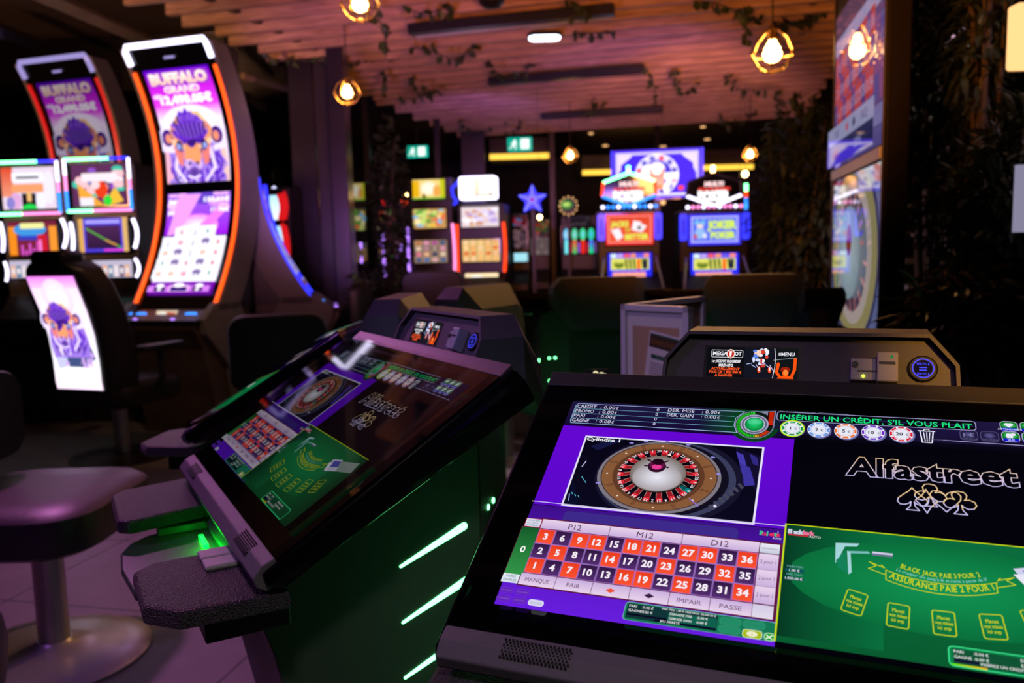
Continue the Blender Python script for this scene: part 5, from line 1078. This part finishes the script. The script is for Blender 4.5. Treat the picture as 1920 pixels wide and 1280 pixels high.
upright(960, 992, 9.9, R(-6), 'narrow dim slot machine under the blue star', [('upper_screen', 406, 424, .8, blobs([(90, 140, 200), (220, 40, 60)], 12, (120, 30, 40), .1, .2, 4), 'screen_dim'), ('main_screen', 430, 465, .8, blobs([(120, 90, 110), (160, 120, 130)], 16, (60, 45, 60), .1, .2, 6), 'screen_dim'), ('card_screen', 474, 490, .8, lambda P: P.rect(0, 0, 1, 1, rgb(170, 235, 250)), 'screen')], bodytop=400, group='slot machines behind the terminals')
upright(994, 1030, 10.2, R(-6), 'dim slot machine with pale reels right of the blue star', [('upper_screen', 415, 438, .9, blobs([(80, 120, 60), (190, 60, 40), (150, 150, 90)], 16, (60, 70, 50), .08, .2, 14), 'screen_dim'), ('main_screen', 445, 478, .9, reels([(190, 170, 160), (150, 120, 130)], 4, 3, (140, 120, 120), 15), 'screen_dim')], bodytop=410, group='slot machines behind the terminals')
def lamps_(P):
    P.rect(0, 0, 1, 1, rgb(14, 10, 26))
    for i, (a, c, d) in enumerate(((rgb(70, 190, 240), rgb(190, 230, 255), rgb(120, 235, 245)), (rgb(40, 200, 110), rgb(150, 210, 235), rgb(235, 60, 50)), (rgb(30, 220, 90), rgb(120, 200, 255), rgb(235, 40, 30)), (rgb(20, 220, 110), rgb(70, 160, 250), rgb(80, 60, 250)))):
        u = .14+.245*i; P.ell(u, .28, .09, .22, a, c); P.rect(u-.06, .50, u+.06, .98, d, a if i % 2 else d); P.rect(u+.10, .58, u+.15, .95, rgb(150, 90, 220) if i % 2 else rgb(200, 30, 50))
upright(1052, 1118, 9.8, R(-8), 'slot machine with four bottle shaped colour lights beside the red poker machine', [('lamp_screen', 425, 476, .95, lamps_, 'screen_bright'), ('upper_screen', 405, 423, .7, blobs([(60, 50, 70), (90, 80, 90)], 10, (30, 26, 34), .1, .2, 3), 'screen_dim')], bodytop=404, group='slot machines behind the terminals')
upright(500, 550, 7.3, R(-25), 'slot machine with pale blue screens and red light lines behind the dark glass', [('top_screen', 366, 412, .52, lambda P: P.rect(0, 0, 1, 1, rgb(170, 220, 250), rgb(235, 245, 255)), 'screen_hot'), ('main_screen', 424, 474, .52, lambda P: P.rect(0, 0, 1, 1, rgb(160, 215, 250), rgb(220, 240, 255)), 'screen_hot')], strips=[(.55, 365, 412, 'led_red_dim', .03), (.62, 420, 498, 'led_red_dim', .02), (.82, 424, 498, 'led_red_dim', .02), (.95, 360, 412, 'led_red_dim', .01)], bodytop=352, depth=.16)
for px, py, m_, r_, lb in ((514, 353, 'cool_lamp', .022, 'first white bead lamp from the left over the pale blue screens'), (524, 357, 'cool_lamp', .022, 'second white bead lamp from the left over the pale blue screens'), (534, 361, 'led_green', .018, 'green bead lamp over the pale blue screens'), (549, 357, 'led_white', .018, 'bead lamp over the pale blue screens nearest the dark column'),
        (479, 328, 'bulb_hot', .03, 'round white lamp glowing right of the tall buffalo machine'), (1243, 379, 'warm_panel', .03, 'small warm lamp between the two poker signs'), (1397, 326, 'bulb_hot', .035, 'bright round lamp above the signal mast'), (1387, 364, 'warm_panel', .035, 'warm round lamp left of the signal mast'),
        (766, 364, 'bulb_hot', .028, 'small amber lamp left of the yellow topped slot machine'), (757, 378, 'led_red', .045, 'red lamp under the amber one beside the yellow topped slot machine'), (1012, 407, 'bulb_hot', .026, 'tiny amber lamp just under the blue star'), (723, 378, 'led_red_dim', .045, 'dim red lamp seen through the ivy covered post')):
    p = at(px, py, 8.4 if px < 560 else 9.4); t = thing('hanging_lamp', lb, 'lamp', p, 0, 'small lamps of the far room')
    b = MB(); b.lathe([(.001, r_), (r_*.7, r_*.7), (r_, 0), (r_*.7, -r_*.7), (.001, -r_)], 12); b.build('bulb', m_, t, smooth=True)
    b = MB(); b.tube([(0, 0, r_), (0, 0, 3.27-p.z)], .002, 4); b.build('cord', 'black_plastic', t)

# ------------------------------------------------------------------ the two poker machines and the wheel screen
def pokertop(P, c0):
    P.rect(0, 0, 1, 1, rgb(*c0))
def jacks(P):
    P.rect(0, 0, 1, 1, rgb(240, 45, 40)); P.rect(.04, .06, .96, .94, rgb(250, 140, 130)); P.rect(.07, .1, .93, .9, rgb(225, 70, 35), rgb(240, 90, 60)); P.text('JACKS', .10, .40, .17, rgb(225, 235, 90), wmax=.38, bold=.06); P.text('OR', .40, .56, .10, rgb(200, 215, 60), wmax=.12, bold=.04); P.text('BETTER', .40, .82, .17, rgb(225, 235, 90), wmax=.50, bold=.06)
    P.poly([(.58, .22), (.74, .26), (.68, .58), (.54, .52)], rgb(250, 240, 245)); P.poly([(.68, .28), (.86, .40), (.76, .60), (.64, .56)], rgb(245, 235, 240)); P.poly([(.1, .50), (.28, .46), (.36, .74), (.24, .86)], rgb(248, 240, 245)); P.ell(.7, .45, .04, .06, rgb(60, 50, 70))
def joker(P):
    P.rect(0, 0, 1, 1, rgb(70, 60, 250)); P.rect(.05, .08, .95, .92, rgb(190, 190, 255)); P.rect(.08, .13, .92, .87, rgb(90, 110, 245)); P.text('JOKER', .36, .47, .25, rgb(215, 240, 80), wmax=.56, bold=.07); P.text('POKER', .42, .78, .20, rgb(215, 240, 80), wmax=.48, bold=.07)
    P.ell(.22, .38, .06, .12, rgb(245, 215, 215)); P.ell(.22, .62, .10, .18, rgb(150, 190, 240)); P.poly([(.10, .32), (.16, .14), (.22, .28), (.30, .14), (.32, .34)], rgb(120, 190, 235)); P.ell(.13, .72, .04, .08, rgb(200, 90, 120)); P.ell(.31, .70, .04, .08, rgb(230, 230, 250))
def poker_low(P):
    P.rect(0, 0, 1, 1, rgb(40, 45, 250)); 
    for i, c in enumerate(((230, 250, 245), (200, 170, 240), (250, 90, 70), (250, 150, 90), (110, 90, 230), (250, 140, 120))): P.rect(.06+.15*i, .02, .19+.15*i, .12, rgb(*c))
    P.rect(.06, .14, .94, .44, rgb(225, 225, 100)); P.ell(.25, .30, .12, .10, rgb(110, 130, 40)); P.rect(.18, .20, .34, .26, rgb(225, 225, 100))
    for u in (.38, .47, .56, .76): P.poly([(u, .16), (u+.05, .16), (u+.07, .42), (u+.03, .42)], rgb(15, 40, 30))
    P.rect(.66, .16, .74, .44, rgb(250, 100, 30)); P.rect(.82, .16, .90, .42, rgb(20, 25, 60)); P.rect(.10, .50, .86, .74, rgb(250, 165, 150))
    for i in range(1, 5): P.rect(.10+.15*i, .50, .108+.15*i, .74, rgb(200, 100, 110))
    P.rect(.7, .78, .86, .84, rgb(250, 150, 120)); P.rect(.22, .86, .42, .94, rgb(240, 240, 80))
for px0, px1, fn, nm, hexm, hexl, rowm in ((1122, 1238, jacks, 'red poker machine under the big wheel screen, reading JACKS OR BETTER', ('led_green', 'led_red', 'led_azure'), 'led_azure', 'led_azure'), (1275, 1402, joker, 'blue poker machine reading JOKER POKER, right of the red one', ('black_plastic', 'black_plastic', 'led_white'), 'led_white', 'led_pink')):
    dx = 0
    t, W_, cx, zt = upright(px0, px1, 8.0, R(-3), nm, [('main_screen', 401, 459 if dx == 0 else 459, .76, fn, 'screen_bright'), ('lower_screen', 474, 545, .70, poker_low, 'screen_bright')], bodytop=394, group='poker machines')
    pc = (px0+px1)/2; Z = lambda y: at(pc, y, 8.0).z
    for s_ in (-1, 1):
        b = MB(); x = s_*W_*.455; b.prism(rpoly(x-.035, x+.035, Z(450), Z(400), .02, 3), 'y', -.05, -.02); sb = b.build('side_light', 'led_blue', t); b = MB(); b.prism(rpoly(x-.008, x+.008, Z(440), Z(410), .006, 3), 'y', -.054, -.045); b.build('speaker_slot', 'black_plastic', sb)
        b = MB(); b.tube([(s_*W_*.50, -.25, Z(540)), (s_*W_*.42, -.03, Z(480))], .012, 6); b.build('chrome_trim', 'silver', t)
    zc, hr, vr = Z(356), .27, .15
    HX = [(-hr*.55, vr), (hr*.55, vr), (hr, vr*.45), (hr, -vr*.35), (hr*.35, -vr), (-hr*.35, -vr), (-hr, -vr*.35), (-hr, vr*.45)]
    HX = [(0, vr*1.05), (hr*.9, vr*.5), (hr*.95, -vr*.35), (0, -vr), (-hr*.95, -vr*.35), (-hr*.9, vr*.5)]
    b = MB(); b.prism([(x, zc+z) for x, z in HX], 'y', 0, .10); sg = b.build('hexagon_sign', 'black_gloss', t, bevel=.01)
    for k in range(6):
        p, q = HX[k], HX[(k+1) % 6]; m_ = hexm[0] if k in (0, 5) else hexm[1] if k in (4, 1) else hexm[2]
        b = MB(); b.tube([(p[0], -.012, zc+p[1]), (q[0], -.012, zc+q[1])], .014, 8); b.build('sign_tube', m_, sg, smooth=True)
    G = Paint(.36, .24, dz=5e-4); wc = rgb(255, 250, 250); G.text('MULTI', .5, .30, .16, rgb(250, 210, 210), al='c', wmax=.5, bold=.08); G.text('GAME', .5, .46, .10, rgb(235, 60, 50), al='c', wmax=.85, bold=.05); G.text('POKER', .5, .88, .38, wc, al='c', wmax=.85, bold=.09)
    G.build('sign_letters', 'screen_hot', sg, basis((0, -.004, zc-.01), (1, 0, 0), (0, 0, 1)))
    for k in range(11):
        b = MB(); b.T = Matrix.Translation((-.25+.05*k, -.02, Z(387.5))); b.lathe([(.001, .018), (.018, .010), (.018, -.010), (.001, -.018)], 8); b.build('row_bulb', rowm if k % 3 else 'led_white', t)
    for k, c_ in enumerate(('led_red', 'tiny_yellow', 'led_green')): b = MB(); b.T = Matrix.Translation((0, .05, Z(330)+.035*k)); b.lathe([(.018, 0), (.018, .03), (.001, .032)], 10); b.build('tower_light', c_ if fn is jacks and k else 'bulb_glow', t)
p0, p1 = at(1150, 282, 8.6), at(1313, 370, 8.6); Wd = p1.x-p0.x; Hd = .49
t = thing('wheel_screen', 'large blue framed screen with a prize wheel above the red poker machine', 'display screen', ((p0.x+p1.x)/2, 8.6, at(1230, 326, 8.6).z), R(-9))
b = MB(); b.box(-Wd/2-.02, Wd/2+.02, 0, .08, -Hd/2-.02, Hd/2+.02); b.build('casing', 'black_gloss', t, bevel=.008)
P = Paint(Wd, Hd, dz=5e-4); P.rect(0, 0, 1, 1, rgb(80, 50, 240)); P.rect(.03, .05, .97, .95, rgb(205, 190, 250)); P.rect(.055, .10, .945, .90, rgb(70, 40, 235), rgb(60, 30, 230)); P.poly([(.055, .10), (.22, .10), (.18, .2), (.1, .35), (.055, .5)], rgb(225, 205, 240)); P.poly([(.945, .10), (.78, .10), (.82, .2), (.9, .35), (.945, .5)], rgb(225, 205, 240)); P.poly([(.09, .3), (.2, .15), (.8, .15), (.91, .3), (.91, .86), (.09, .86)], rgb(66, 36, 232))
P.ell(.5, .52, .25, .43, rgb(235, 225, 255)); P.ell(.5, .52, .22, .38, rgb(215, 205, 250)); P.ell(.5, .52, .17, .30, rgb(70, 50, 200))
for k in range(12):
    a = R(30*k+15); P.ell(.5+.205*math.cos(a), .52+.35*math.sin(a), .030, .05, rgb(240, 60, 80) if k % 3 == 0 else rgb(90, 80, 190))
P.ell(.42, .6, .12, .30, WH); P.rect(.5, .48, .74, .62, WH); P.ell(.5, .40, .09, .14, rgb(255, 240, 245)); P.rect(.42, .40, .58, .80, rgb(245, 120, 100), rgb(250, 190, 170)); P.ell(.5, .42, .06, .10, WH); P.rect(.40, .72, .60, .82, rgb(250, 140, 90)); P.poly([(.56, .8), (.62, .6), (.66, .62), (.62, .95)], WH)
P.ell(.77, .80, .035, .05, rgb(250, 70, 70)); P.ell(.87, .78, .035, .06, rgb(240, 200, 120)); P.rect(.6, .9, .85, .95, rgb(230, 220, 255))
P.build('picture', 'screen_hot', t, basis((0, -.003, 0), (1, 0, 0), (0, 0, 1)))
b = MB(); b.box(-.03, .03, .02, .06, -t.location.z, -Hd/2); b.build('stand', 'machine_dark', t)
for s_ in (-1, 1): b = MB(); b.tube([(s_*(Wd/2+.012), -.006, -Hd/2), (s_*(Wd/2+.012), -.006, Hd/2)], .010, 6); b.build('edge_light', 'led_blue', t)
# star
p = at(998, 374, 9.5); t = thing('star_sign', 'blue glowing five pointed star sign with bead lights', 'illuminated sign', p, R(-8))
def star_pts(r0, r1):
    return [((r0 if k % 2 == 0 else r1)*math.sin(R(36*k)), (r0 if k % 2 == 0 else r1)*math.cos(R(36*k))) for k in range(10)]
b = MB(); b.prism(star_pts(.175, .085), 'y', 0, .05); b.build('star_body', 'led_blue', t, bevel=.012)
G = Paint(.36, .36, dz=5e-4)
for k in range(5):
    for rr_ in (.20, .30, .39): G.ell(.5+rr_*math.sin(R(72*k)), .5-rr_*math.cos(R(72*k)), .028, .028, rgb(190, 190, 255), n=10)
G.ring(.5, .5, .13, .13, .6, rgb(160, 150, 250)); G.ell(.5, .5, .06, .06, rgb(170, 10, 110)); G.build('bead_lights', 'screen_bright', t, basis((0, -.004, 0), (1, 0, 0), (0, 0, 1)))
b = MB(); b.box(-.02, .02, .05, .08, -p.z, .0); b.build('post', 'machine_dark', t)
# green round sign
p = at(1066, 386, 9.7); t = thing('round_lamp_sign', 'round sign with green centre and ring of small white lamps', 'illuminated sign', p, R(-8))
b = MB(); b.T = Matrix.Rotation(R(90), 4, 'X'); b.lathe([(.001, 0), (.09, 0), (.09, -.04), (.001, -.04)], 24); b.build('disc', 'machine_dark', t)
G = Paint(.3, .3, dz=5e-4); G.ell(.42, .45, .28, .2, rgb(20, 70, 40), rgb(120, 190, 90)); G.rect(.3, .38, .55, .5, rgb(190, 220, 110)); G.build('face', 'screen_bright', t, basis((0, -.006, 0), (1, 0, 0), (0, 0, 1)))
for k in range(12):
    b = MB(); b.T = Matrix.Translation((.10*math.cos(R(30*k)), -.015, .10*math.sin(R(30*k)))); b.lathe([(.001, .013), (.012, 0), (.001, -.013)], 8); b.build('lamp_bead', 'warm_panel', t)
b = MB(); b.box(-.015, .015, .0, .03, -p.z, -.08); b.build('post', 'machine_dark', t)
# thin light mast at the right of the blue poker machine
p = at(1399, 345, 8.3); t = thing('signal_mast', 'thin mast with green, red and blue light segments beside the blue poker machine', 'signal light', (p.x, 8.3, 0))
b = MB(); b.lathe([(.012, 0), (.012, at(1399, 400, 8.3).z)], 10); b.build('mast', 'machine_dark', t)
for y0, y1, m_ in ((343, 358, 'led_green'), (358, 370, 'led_red'), (370, 394, 'led_azure')):
    b = MB(); b.lathe([(.019, at(1399, y1, 8.3).z), (.019, at(1399, y0+1, 8.3).z)], 10); b.build('light_segment', m_, t)

# ------------------------------------------------------------------ tall double display totem on the right
pn, pfr = Vector((1.418, 3.2, 0)), Vector((1.665, 4.32, 0))
dv = (pfr-pn); Lt = dv.length; ux = dv.normalized(); nx = Vector((-ux.y, ux.x, 0))      # nx faces the room (towards -x)
t = thing('display_totem', 'tall black double display pillar on the right, showing a betting table and wheel', 'display totem', pn, math.atan2(ux.y, ux.x))
# local: x along the panel away from the camera, y towards the room
b = MB(); b.box(-.03, Lt+.03, -.085, -.004, 0, 2.50); b.build('casing', 'totem_black', t, bevel=.004)
def board(P):
    P.rect(0, 0, 1, 1, rgb(96, 80, 140)); P.rect(0, .0, 1, .16, rgb(120, 80, 110)); P.rect(0, .16, 1, .26, rgb(190, 180, 225))
    for c in range(12):
        for r_ in range(3):
            red = ((c*7+r_*5) % 3 != 1); u, v = .02+.08*c, .28+.155*r_
            P.rect(u, v, u+.075, v+.145, rgb(215, 75, 80) if red else rgb(90, 70, 150)); P.text(str(3-r_+3*c), u+.0375, v+.11, .07, rgb(190, 180, 225), al='c')
    P.rect(0, .75, 1, .86, rgb(180, 180, 225)); P.poly([(.45, .805), (.48, .77), (.51, .805), (.48, .84)], rgb(215, 80, 90)); P.poly([(.60, .805), (.63, .77), (.66, .805), (.63, .84)], rgb(60, 50, 90))
    P.text('PAIR', .2, .83, .05, rgb(70, 60, 120)); P.text('PASSE', .78, .83, .05, rgb(70, 60, 120)); P.rect(0, .86, 1, 1, rgb(60, 60, 110), rgb(40, 40, 90)); P.text('0.00 €', .15, .96, .06, rgb(215, 60, 80)); P.text('0.00 €', .65, .96, .06, rgb(180, 180, 230))
def wheelpic(P):
    P.rect(0, 0, 1, 1, rgb(30, 25, 70)); P.ell(.5, .5, .62, .68, rgb(110, 120, 170)); P.ell(.5, .5, .52, .60, rgb(60, 60, 110)); P.ell(.5, .5, .48, .56, rgb(170, 160, 110)); P.ell(.5, .5, .38, .46, rgb(200, 185, 180)); P.ell(.5, .5, .30, .38, rgb(70, 55, 70))
    for k in range(36):
        a = R(10*k); P.line([(.5+.245*math.cos(a), .5+.31*math.sin(a)), (.5+.30*math.cos(a), .5+.38*math.sin(a))], .016, rgb(220, 140, 140) if k % 2 else rgb(60, 60, 110))
    P.ell(.5, .5, .235, .30, rgb(150, 175, 190), rgb(205, 225, 230)); P.ell(.5, .42, .06, .10, rgb(150, 60, 60)); P.ell(.26, .68, .02, .06, rgb(0, 160, 150))
zs = 1.535
for nm, z0, z1, fn in (('upper_display', zs+.03, 2.30, board), ('lower_display', .80, zs-.035, wheelpic)):
    P = Paint(Lt-.04, z1-z0, dz=4e-4); fn(P)
    P.build(nm, 'screen_side', t, basis((Lt/2, .0, (z0+z1)/2), (-1, 0, 0), (0, 0, 1)))
b = MB(); b.box(0, Lt, -.004, .012, zs-.028, zs+.02); b.build('divider_strip', 'silver_plastic', t, bevel=.002)
for s_, x in ((0, -.01), (1, Lt+.01)): b = MB(); b.box(x-.008, x+.008, -.004, .006, .78, 2.40); b.build('edge_trim', 'black_plastic', t, bevel=.002)

# ------------------------------------------------------------------ plants
def leaf(b, p, d, up, L_, W_):
    d = d.normalized(); s = d.cross(up)
    if s.length < .1: s = d.cross(Vector((1, 0, 0)))
    s.normalize(); n = s.cross(d)
    b.add([p, p+d*L_*.35+s*W_*.5+n*L_*.04, p+d*L_*.75+s*W_*.38-n*L_*.02, p+d*L_-n*L_*.12, p+d*L_*.75-s*W_*.38-n*L_*.02, p+d*L_*.35-s*W_*.5+n*L_*.04, p+d*L_*.5-n*L_*.05], [(0, 1, 6), (1, 2, 6), (2, 3, 6), (3, 4, 6), (4, 5, 6), (5, 0, 6)])
def rv(r): return Vector((r.uniform(-1, 1), r.uniform(-1, 1), r.uniform(-1, 1)))
def garland(pts, label, seed, m='leaf', dens=10, ls=.075):
    r = random.Random(seed); P = [Vector(p) for p in pts]; sm = []
    for i in range(len(P)-1):
        a = P[max(i-1, 0)]; b0 = P[i]; c = P[i+1]; d = P[min(i+2, len(P)-1)]
        for k in range(5):
            q = k/5; sm.append(.5*((2*b0)+(-a+c)*q+(2*a-5*b0+4*c-d)*q*q+(-a+3*b0-3*c+d)*q*q*q))
    sm.append(P[-1]); t = thing('ivy_garland', label, 'hanging vine', sm[0], 0, 'ivy garlands on the ceiling'); o = sm[0]
    b = MB(); b.tube([p-o for p in sm], .005, 5); b.build('stem', 'stem', t)
    b = MB()
    for i in range(len(sm)-1):
        l = (sm[i+1]-sm[i]).length
        for k in range(max(1, int(l*dens*(1.5 if r.random() < .5 else .6)))):
            p = sm[i].lerp(sm[i+1], r.random())-o; leaf(b, p, rv(r)+Vector((0, 0, -.5)), rv(r), ls*r.uniform(.6, 1.3), ls*r.uniform(.5, .9))
    b.build('leaves', m, t); return t
def hang(pix, Y, label, seed, **k):
    Y0 = atz(pix[0][0], pix[0][1], CZ-.02).y; Y0 = min(max(Y0, Y-.6), Y+5)
    garland([at(x, y, Y0+.04*i) for i, (x, y) in enumerate(pix)], label, seed, **k)
hang([(700, 2), (712, 40), (722, 70), (727, 95)], 4.9, 'yellowish ivy strand hanging beside the top left pendant lamp', 1, dens=34)
hang([(768, 18), (800, 26), (845, 12), (850, 26)], 5.4, 'short ivy sprig above the near end of the first air slot', 2, dens=26)
hang([(605, 118), (640, 122), (680, 112), (702, 106), (748, 108)], 6.6, 'ivy strand crossing the cord of the middle pendant lamp', 3, dens=20)
hang([(772, 88), (808, 95), (850, 110), (880, 92), (898, 58)], 6.4, 'looping ivy strand below the first air slot', 4, dens=20)
hang([(910, 115), (932, 135), (952, 145), (985, 140), (990, 118)], 7.0, 'thin looping ivy strand at the near end of the second air slot', 5, dens=14)
hang([(1060, 0), (1085, 8), (1100, 30), (1070, 28)], 4.6, 'pale ferny tuft hanging at the far end of the first air slot', 6, dens=40, m='leaf')
hang([(1075, 60), (1110, 62), (1145, 55), (1160, 30)], 6.4, 'ivy strand trailing right of the white ceiling lamp', 7, dens=16)
hang([(1210, 122), (1218, 142), (1226, 160), (1230, 190)], 7.6, 'ivy strand dangling at the far end of the second air slot', 8, dens=18)
hang([(1262, 132), (1270, 155), (1280, 175), (1308, 155)], 7.8, 'hooked ivy strand in the violet glow', 9, dens=16)
hang([(1360, 140), (1370, 155), (1400, 170), (1440, 168)], 7.2, 'curved ivy strand below the largest pendant lamp', 10, dens=16)
hang([(1395, 12), (1398, 40), (1400, 80)], 5.3, 'ivy strand left of the largest pendant lamp', 11, dens=16)
hang([(1300, 2), (1340, 6), (1390, 25), (1430, 44)], 4.9, 'ivy strand along the top edge toward the largest pendant lamp', 12, dens=26)
hang([(1450, 40), (1490, 45), (1520, 30), (1560, 0)], 4.9, 'dense dark ivy strand right of the largest pendant lamp', 13, dens=60, ls=.10, m='leaf_dark')
hang([(1350, 212), (1358, 228), (1370, 236), (1405, 222), (1420, 205)], 9.6, 'distant ivy strand at the far edge of the ceiling', 14, dens=12)
hang([(1110, 190), (1118, 200), (1105, 212), (1140, 190)], 9.0, 'pale green sprig on the third air slot', 15, dens=20)
hang([(862, 225), (875, 240), (900, 248), (922, 238)], 9.0, 'ivy curl in the violet glow over the exit sign', 16, dens=16)
hang([(946, 228), (950, 250), (972, 238), (974, 232)], 9.4, 'ivy hook just above the exit sign', 17, dens=14)
hang([(770, 145), (775, 158), (800, 172), (818, 168), (790, 182), (740, 190)], 7.6, 'dark ivy strand over the stepped left edge of the planks', 18, dens=20)
hang([(720, 130), (718, 150), (716, 178)], 7.2, 'thin ivy strand with a dark tip hanging left on the ceiling', 19, dens=8)
hang([(500, 108), (530, 112), (590, 115), (620, 112)], 7.0, 'green ivy strand on the plank ends above the columns', 20, dens=30)
hang([(1452, 170), (1460, 200), (1462, 235), (1456, 270)], 6.9, 'long ivy strand hanging under the largest pendant lamp', 21, dens=12)
def bush(name, label, cat, centre, rad, n, seed, m='leaf_dark', ls=.12, stems=7, group=None, lw=.35):
    r = random.Random(seed); t = thing(name, label, cat, (centre[0], centre[1], 0), 0, group); cz_ = centre[2]
    b = MB(); ends = []
    for k in range(stems):
        x, y = r.uniform(-.4, .4)*rad[0], r.uniform(-.4, .4)*rad[1]; e = Vector((r.uniform(-1, 1)*rad[0]*.8, r.uniform(-1, 1)*rad[1]*.8, cz_+rad[2]*r.uniform(.2, 1)))
        b.tube([(x*.3, y*.3, 0), (x, y, (cz_-rad[2])*.7+.1), (x+(e.x-x)*.4, y+(e.y-y)*.4, cz_), e], [.012, .011, .008, .003], 5)
    b.build('stems', 'stem', t)
    b = MB()
    for i in range(n):
        v = rv(r)
        while v.length > 1: v = rv(r)
        p = Vector((v.x*rad[0], v.y*rad[1], cz_+v.z*rad[2])); d = Vector((v.x, v.y, v.z*.4-.25))+rv(r)*.6
        l = ls*r.uniform(.6, 1.4); leaf(b, p, d, Vector((0, 0, 1)), l, l*lw*r.uniform(.7, 1.3))
    b.build('foliage', m, t); return t
p = at(735, 430, 7.6); bush('ivy_column', 'ivy covered post standing before the left slot machines', 'climbing plant', (p.x, p.y, 1.45), (.16, .14, .95), 900, 31, 'leaf_dark', .07, 5, lw=.7)
p = at(692, 530, 6.9); bush('leafy_plant', 'small dark plant at the foot of the ivy covered post', 'plant', (p.x, p.y, .85), (.15, .12, .26), 160, 32, 'leaf_dark', .10, 5, lw=.5)
for i, (px, py, Y, rx, rz_, n) in enumerate(((1492, 400, 7.4, .36, .75, 1400), (1515, 430, 6.2, .34, .85, 1200), (1500, 260, 7.0, .22, .35, 380))):
    p = at(px, py, Y); bush('tall_plant', ('dense dark bush right of the blue poker machine', 'dark bush directly left of the tall display pillar', 'feathery plant top reaching the plank ceiling left of the display pillar')[i], 'plant', (p.x, p.y, p.z), (rx, .3, rz_), n, 40+i, 'leaf' if i != 1 else 'leaf_dark', .11, 8, 'bushes by the display pillar')
for i, (px, py, Y, rx, ry, rz_, n) in enumerate(((1790, 200, 4.3, .40, .35, .75, 2600), (1895, 470, 3.3, .24, .30, .55, 2200), (1745, 150, 5.3, .17, .3, .60, 800), (1810, 640, 2.6, .20, .18, .24, 1200), (1845, 20, 3.6, .14, .2, .40, 500))):
    p = at(px, py, Y); bush('bamboo_plant', ('tall leafy plant in the upper right corner region', 'leafy plant with drooping leaves at the right edge, mid height', 'slim leafy plant right behind the display pillar top', 'low leafy plant over the right hood corner of the foreground terminal', 'leafy top directly left of the lit vertical lamp at the right edge')[i], 'plant', (p.x, p.y, p.z), (rx, ry, rz_), n, 60+i, 'leaf_dark', .085, 9, 'leafy plants on the right side', lw=.30)

# ------------------------------------------------------------------ right side behind the leaves
p = at(1740, 500, 5.6); q = at(1712, 600, 5.6)
t = thing('louvre_screen', 'white slatted louvre screen partly hidden behind the right plants', 'louvre screen', (p.x, 5.6, 0), R(-10))
b = MB()
for z in (.50, .68, .86, 1.04, 1.22, 1.40): b.box(-.20, .30, 0, .02, z, z+.035)
b.build('slats', 'white_paint', t)
b = MB(); b.box(.07, .10, -.03, .0, 0, 1.6); b.build('post', 'white_paint', t)
a, c = at(1770, 88, 4.9), at(1832, 36, 4.5); b = MB(); b.tube([a, c], .018, 10); o = b.build('ceiling_tube', 'silver_plastic', smooth=True); tag(o, 'pale diagonal metal tube among the upper right leaves', 'tube')
p = at(1914, 66, 2.85); t = thing('vertical_lamp', 'warm lit vertical lamp at the right edge of the picture', 'wall lamp', (p.x+.03, p.y, p.z))
b = MB(); b.prism(rpoly(-.046, .06, -.105, .105, .01, 3), 'y', 0, .05); b.build('shade', 'warm_panel', t)
b = MB(); b.box(-.04, .055, .05, .07, -.11, .11); b.build('bracket', 'black_plastic', t)
p = at(1913, 375, 2.9); b = MB(); b.box(-.012, .16, 0, .02, -.11, .12); o = b.build('window_2', 'window_lav'); o.location = p; struct(o)
p = at(1800, 100, 5.6); b = MB(); b.box(-.10, .10, 0, .1, -1.1, .6); o = b.build('column', 'column_satin'); o.location = (p.x, 5.8, 1.7); struct(o)
light('leaf_fill_amber', 'SPOT', (1.95, 3.3, 2.75), (1, .45, .14), 9, .04, (2.1, 4.2, .6), 80)  # unseen fill added to bring out the leaves
light('right_fill_pink', 'SPOT', (2.3, 4.5, 2.7), (1, .62, .85), 60, .03, (2.8, 5.6, .9), 60)  # unseen fill added to show the louvre slats
light('pink_fill', 'SPOT', (-.3, 3.9, 2.8), (1, .65, .8), 45, .03, (-.1, 4.6, .0), 34)  # added to brighten the stool base between the terminals
light('amber_fill', 'SPOT', (-1.5, 3.4, 2.7), (1, .55, .3), 40, .03, (-2.15, 5.4, .35), 34)  # added to bring up the buffalo machine's dark base
light('right_fill_pink', 'SPOT', (2.0, 2.3, 2.6), (1, .60, .80), 30, .03, (2.3, 4.0, 1.2), 50)  # unseen fill added for pink highlights on the leaves
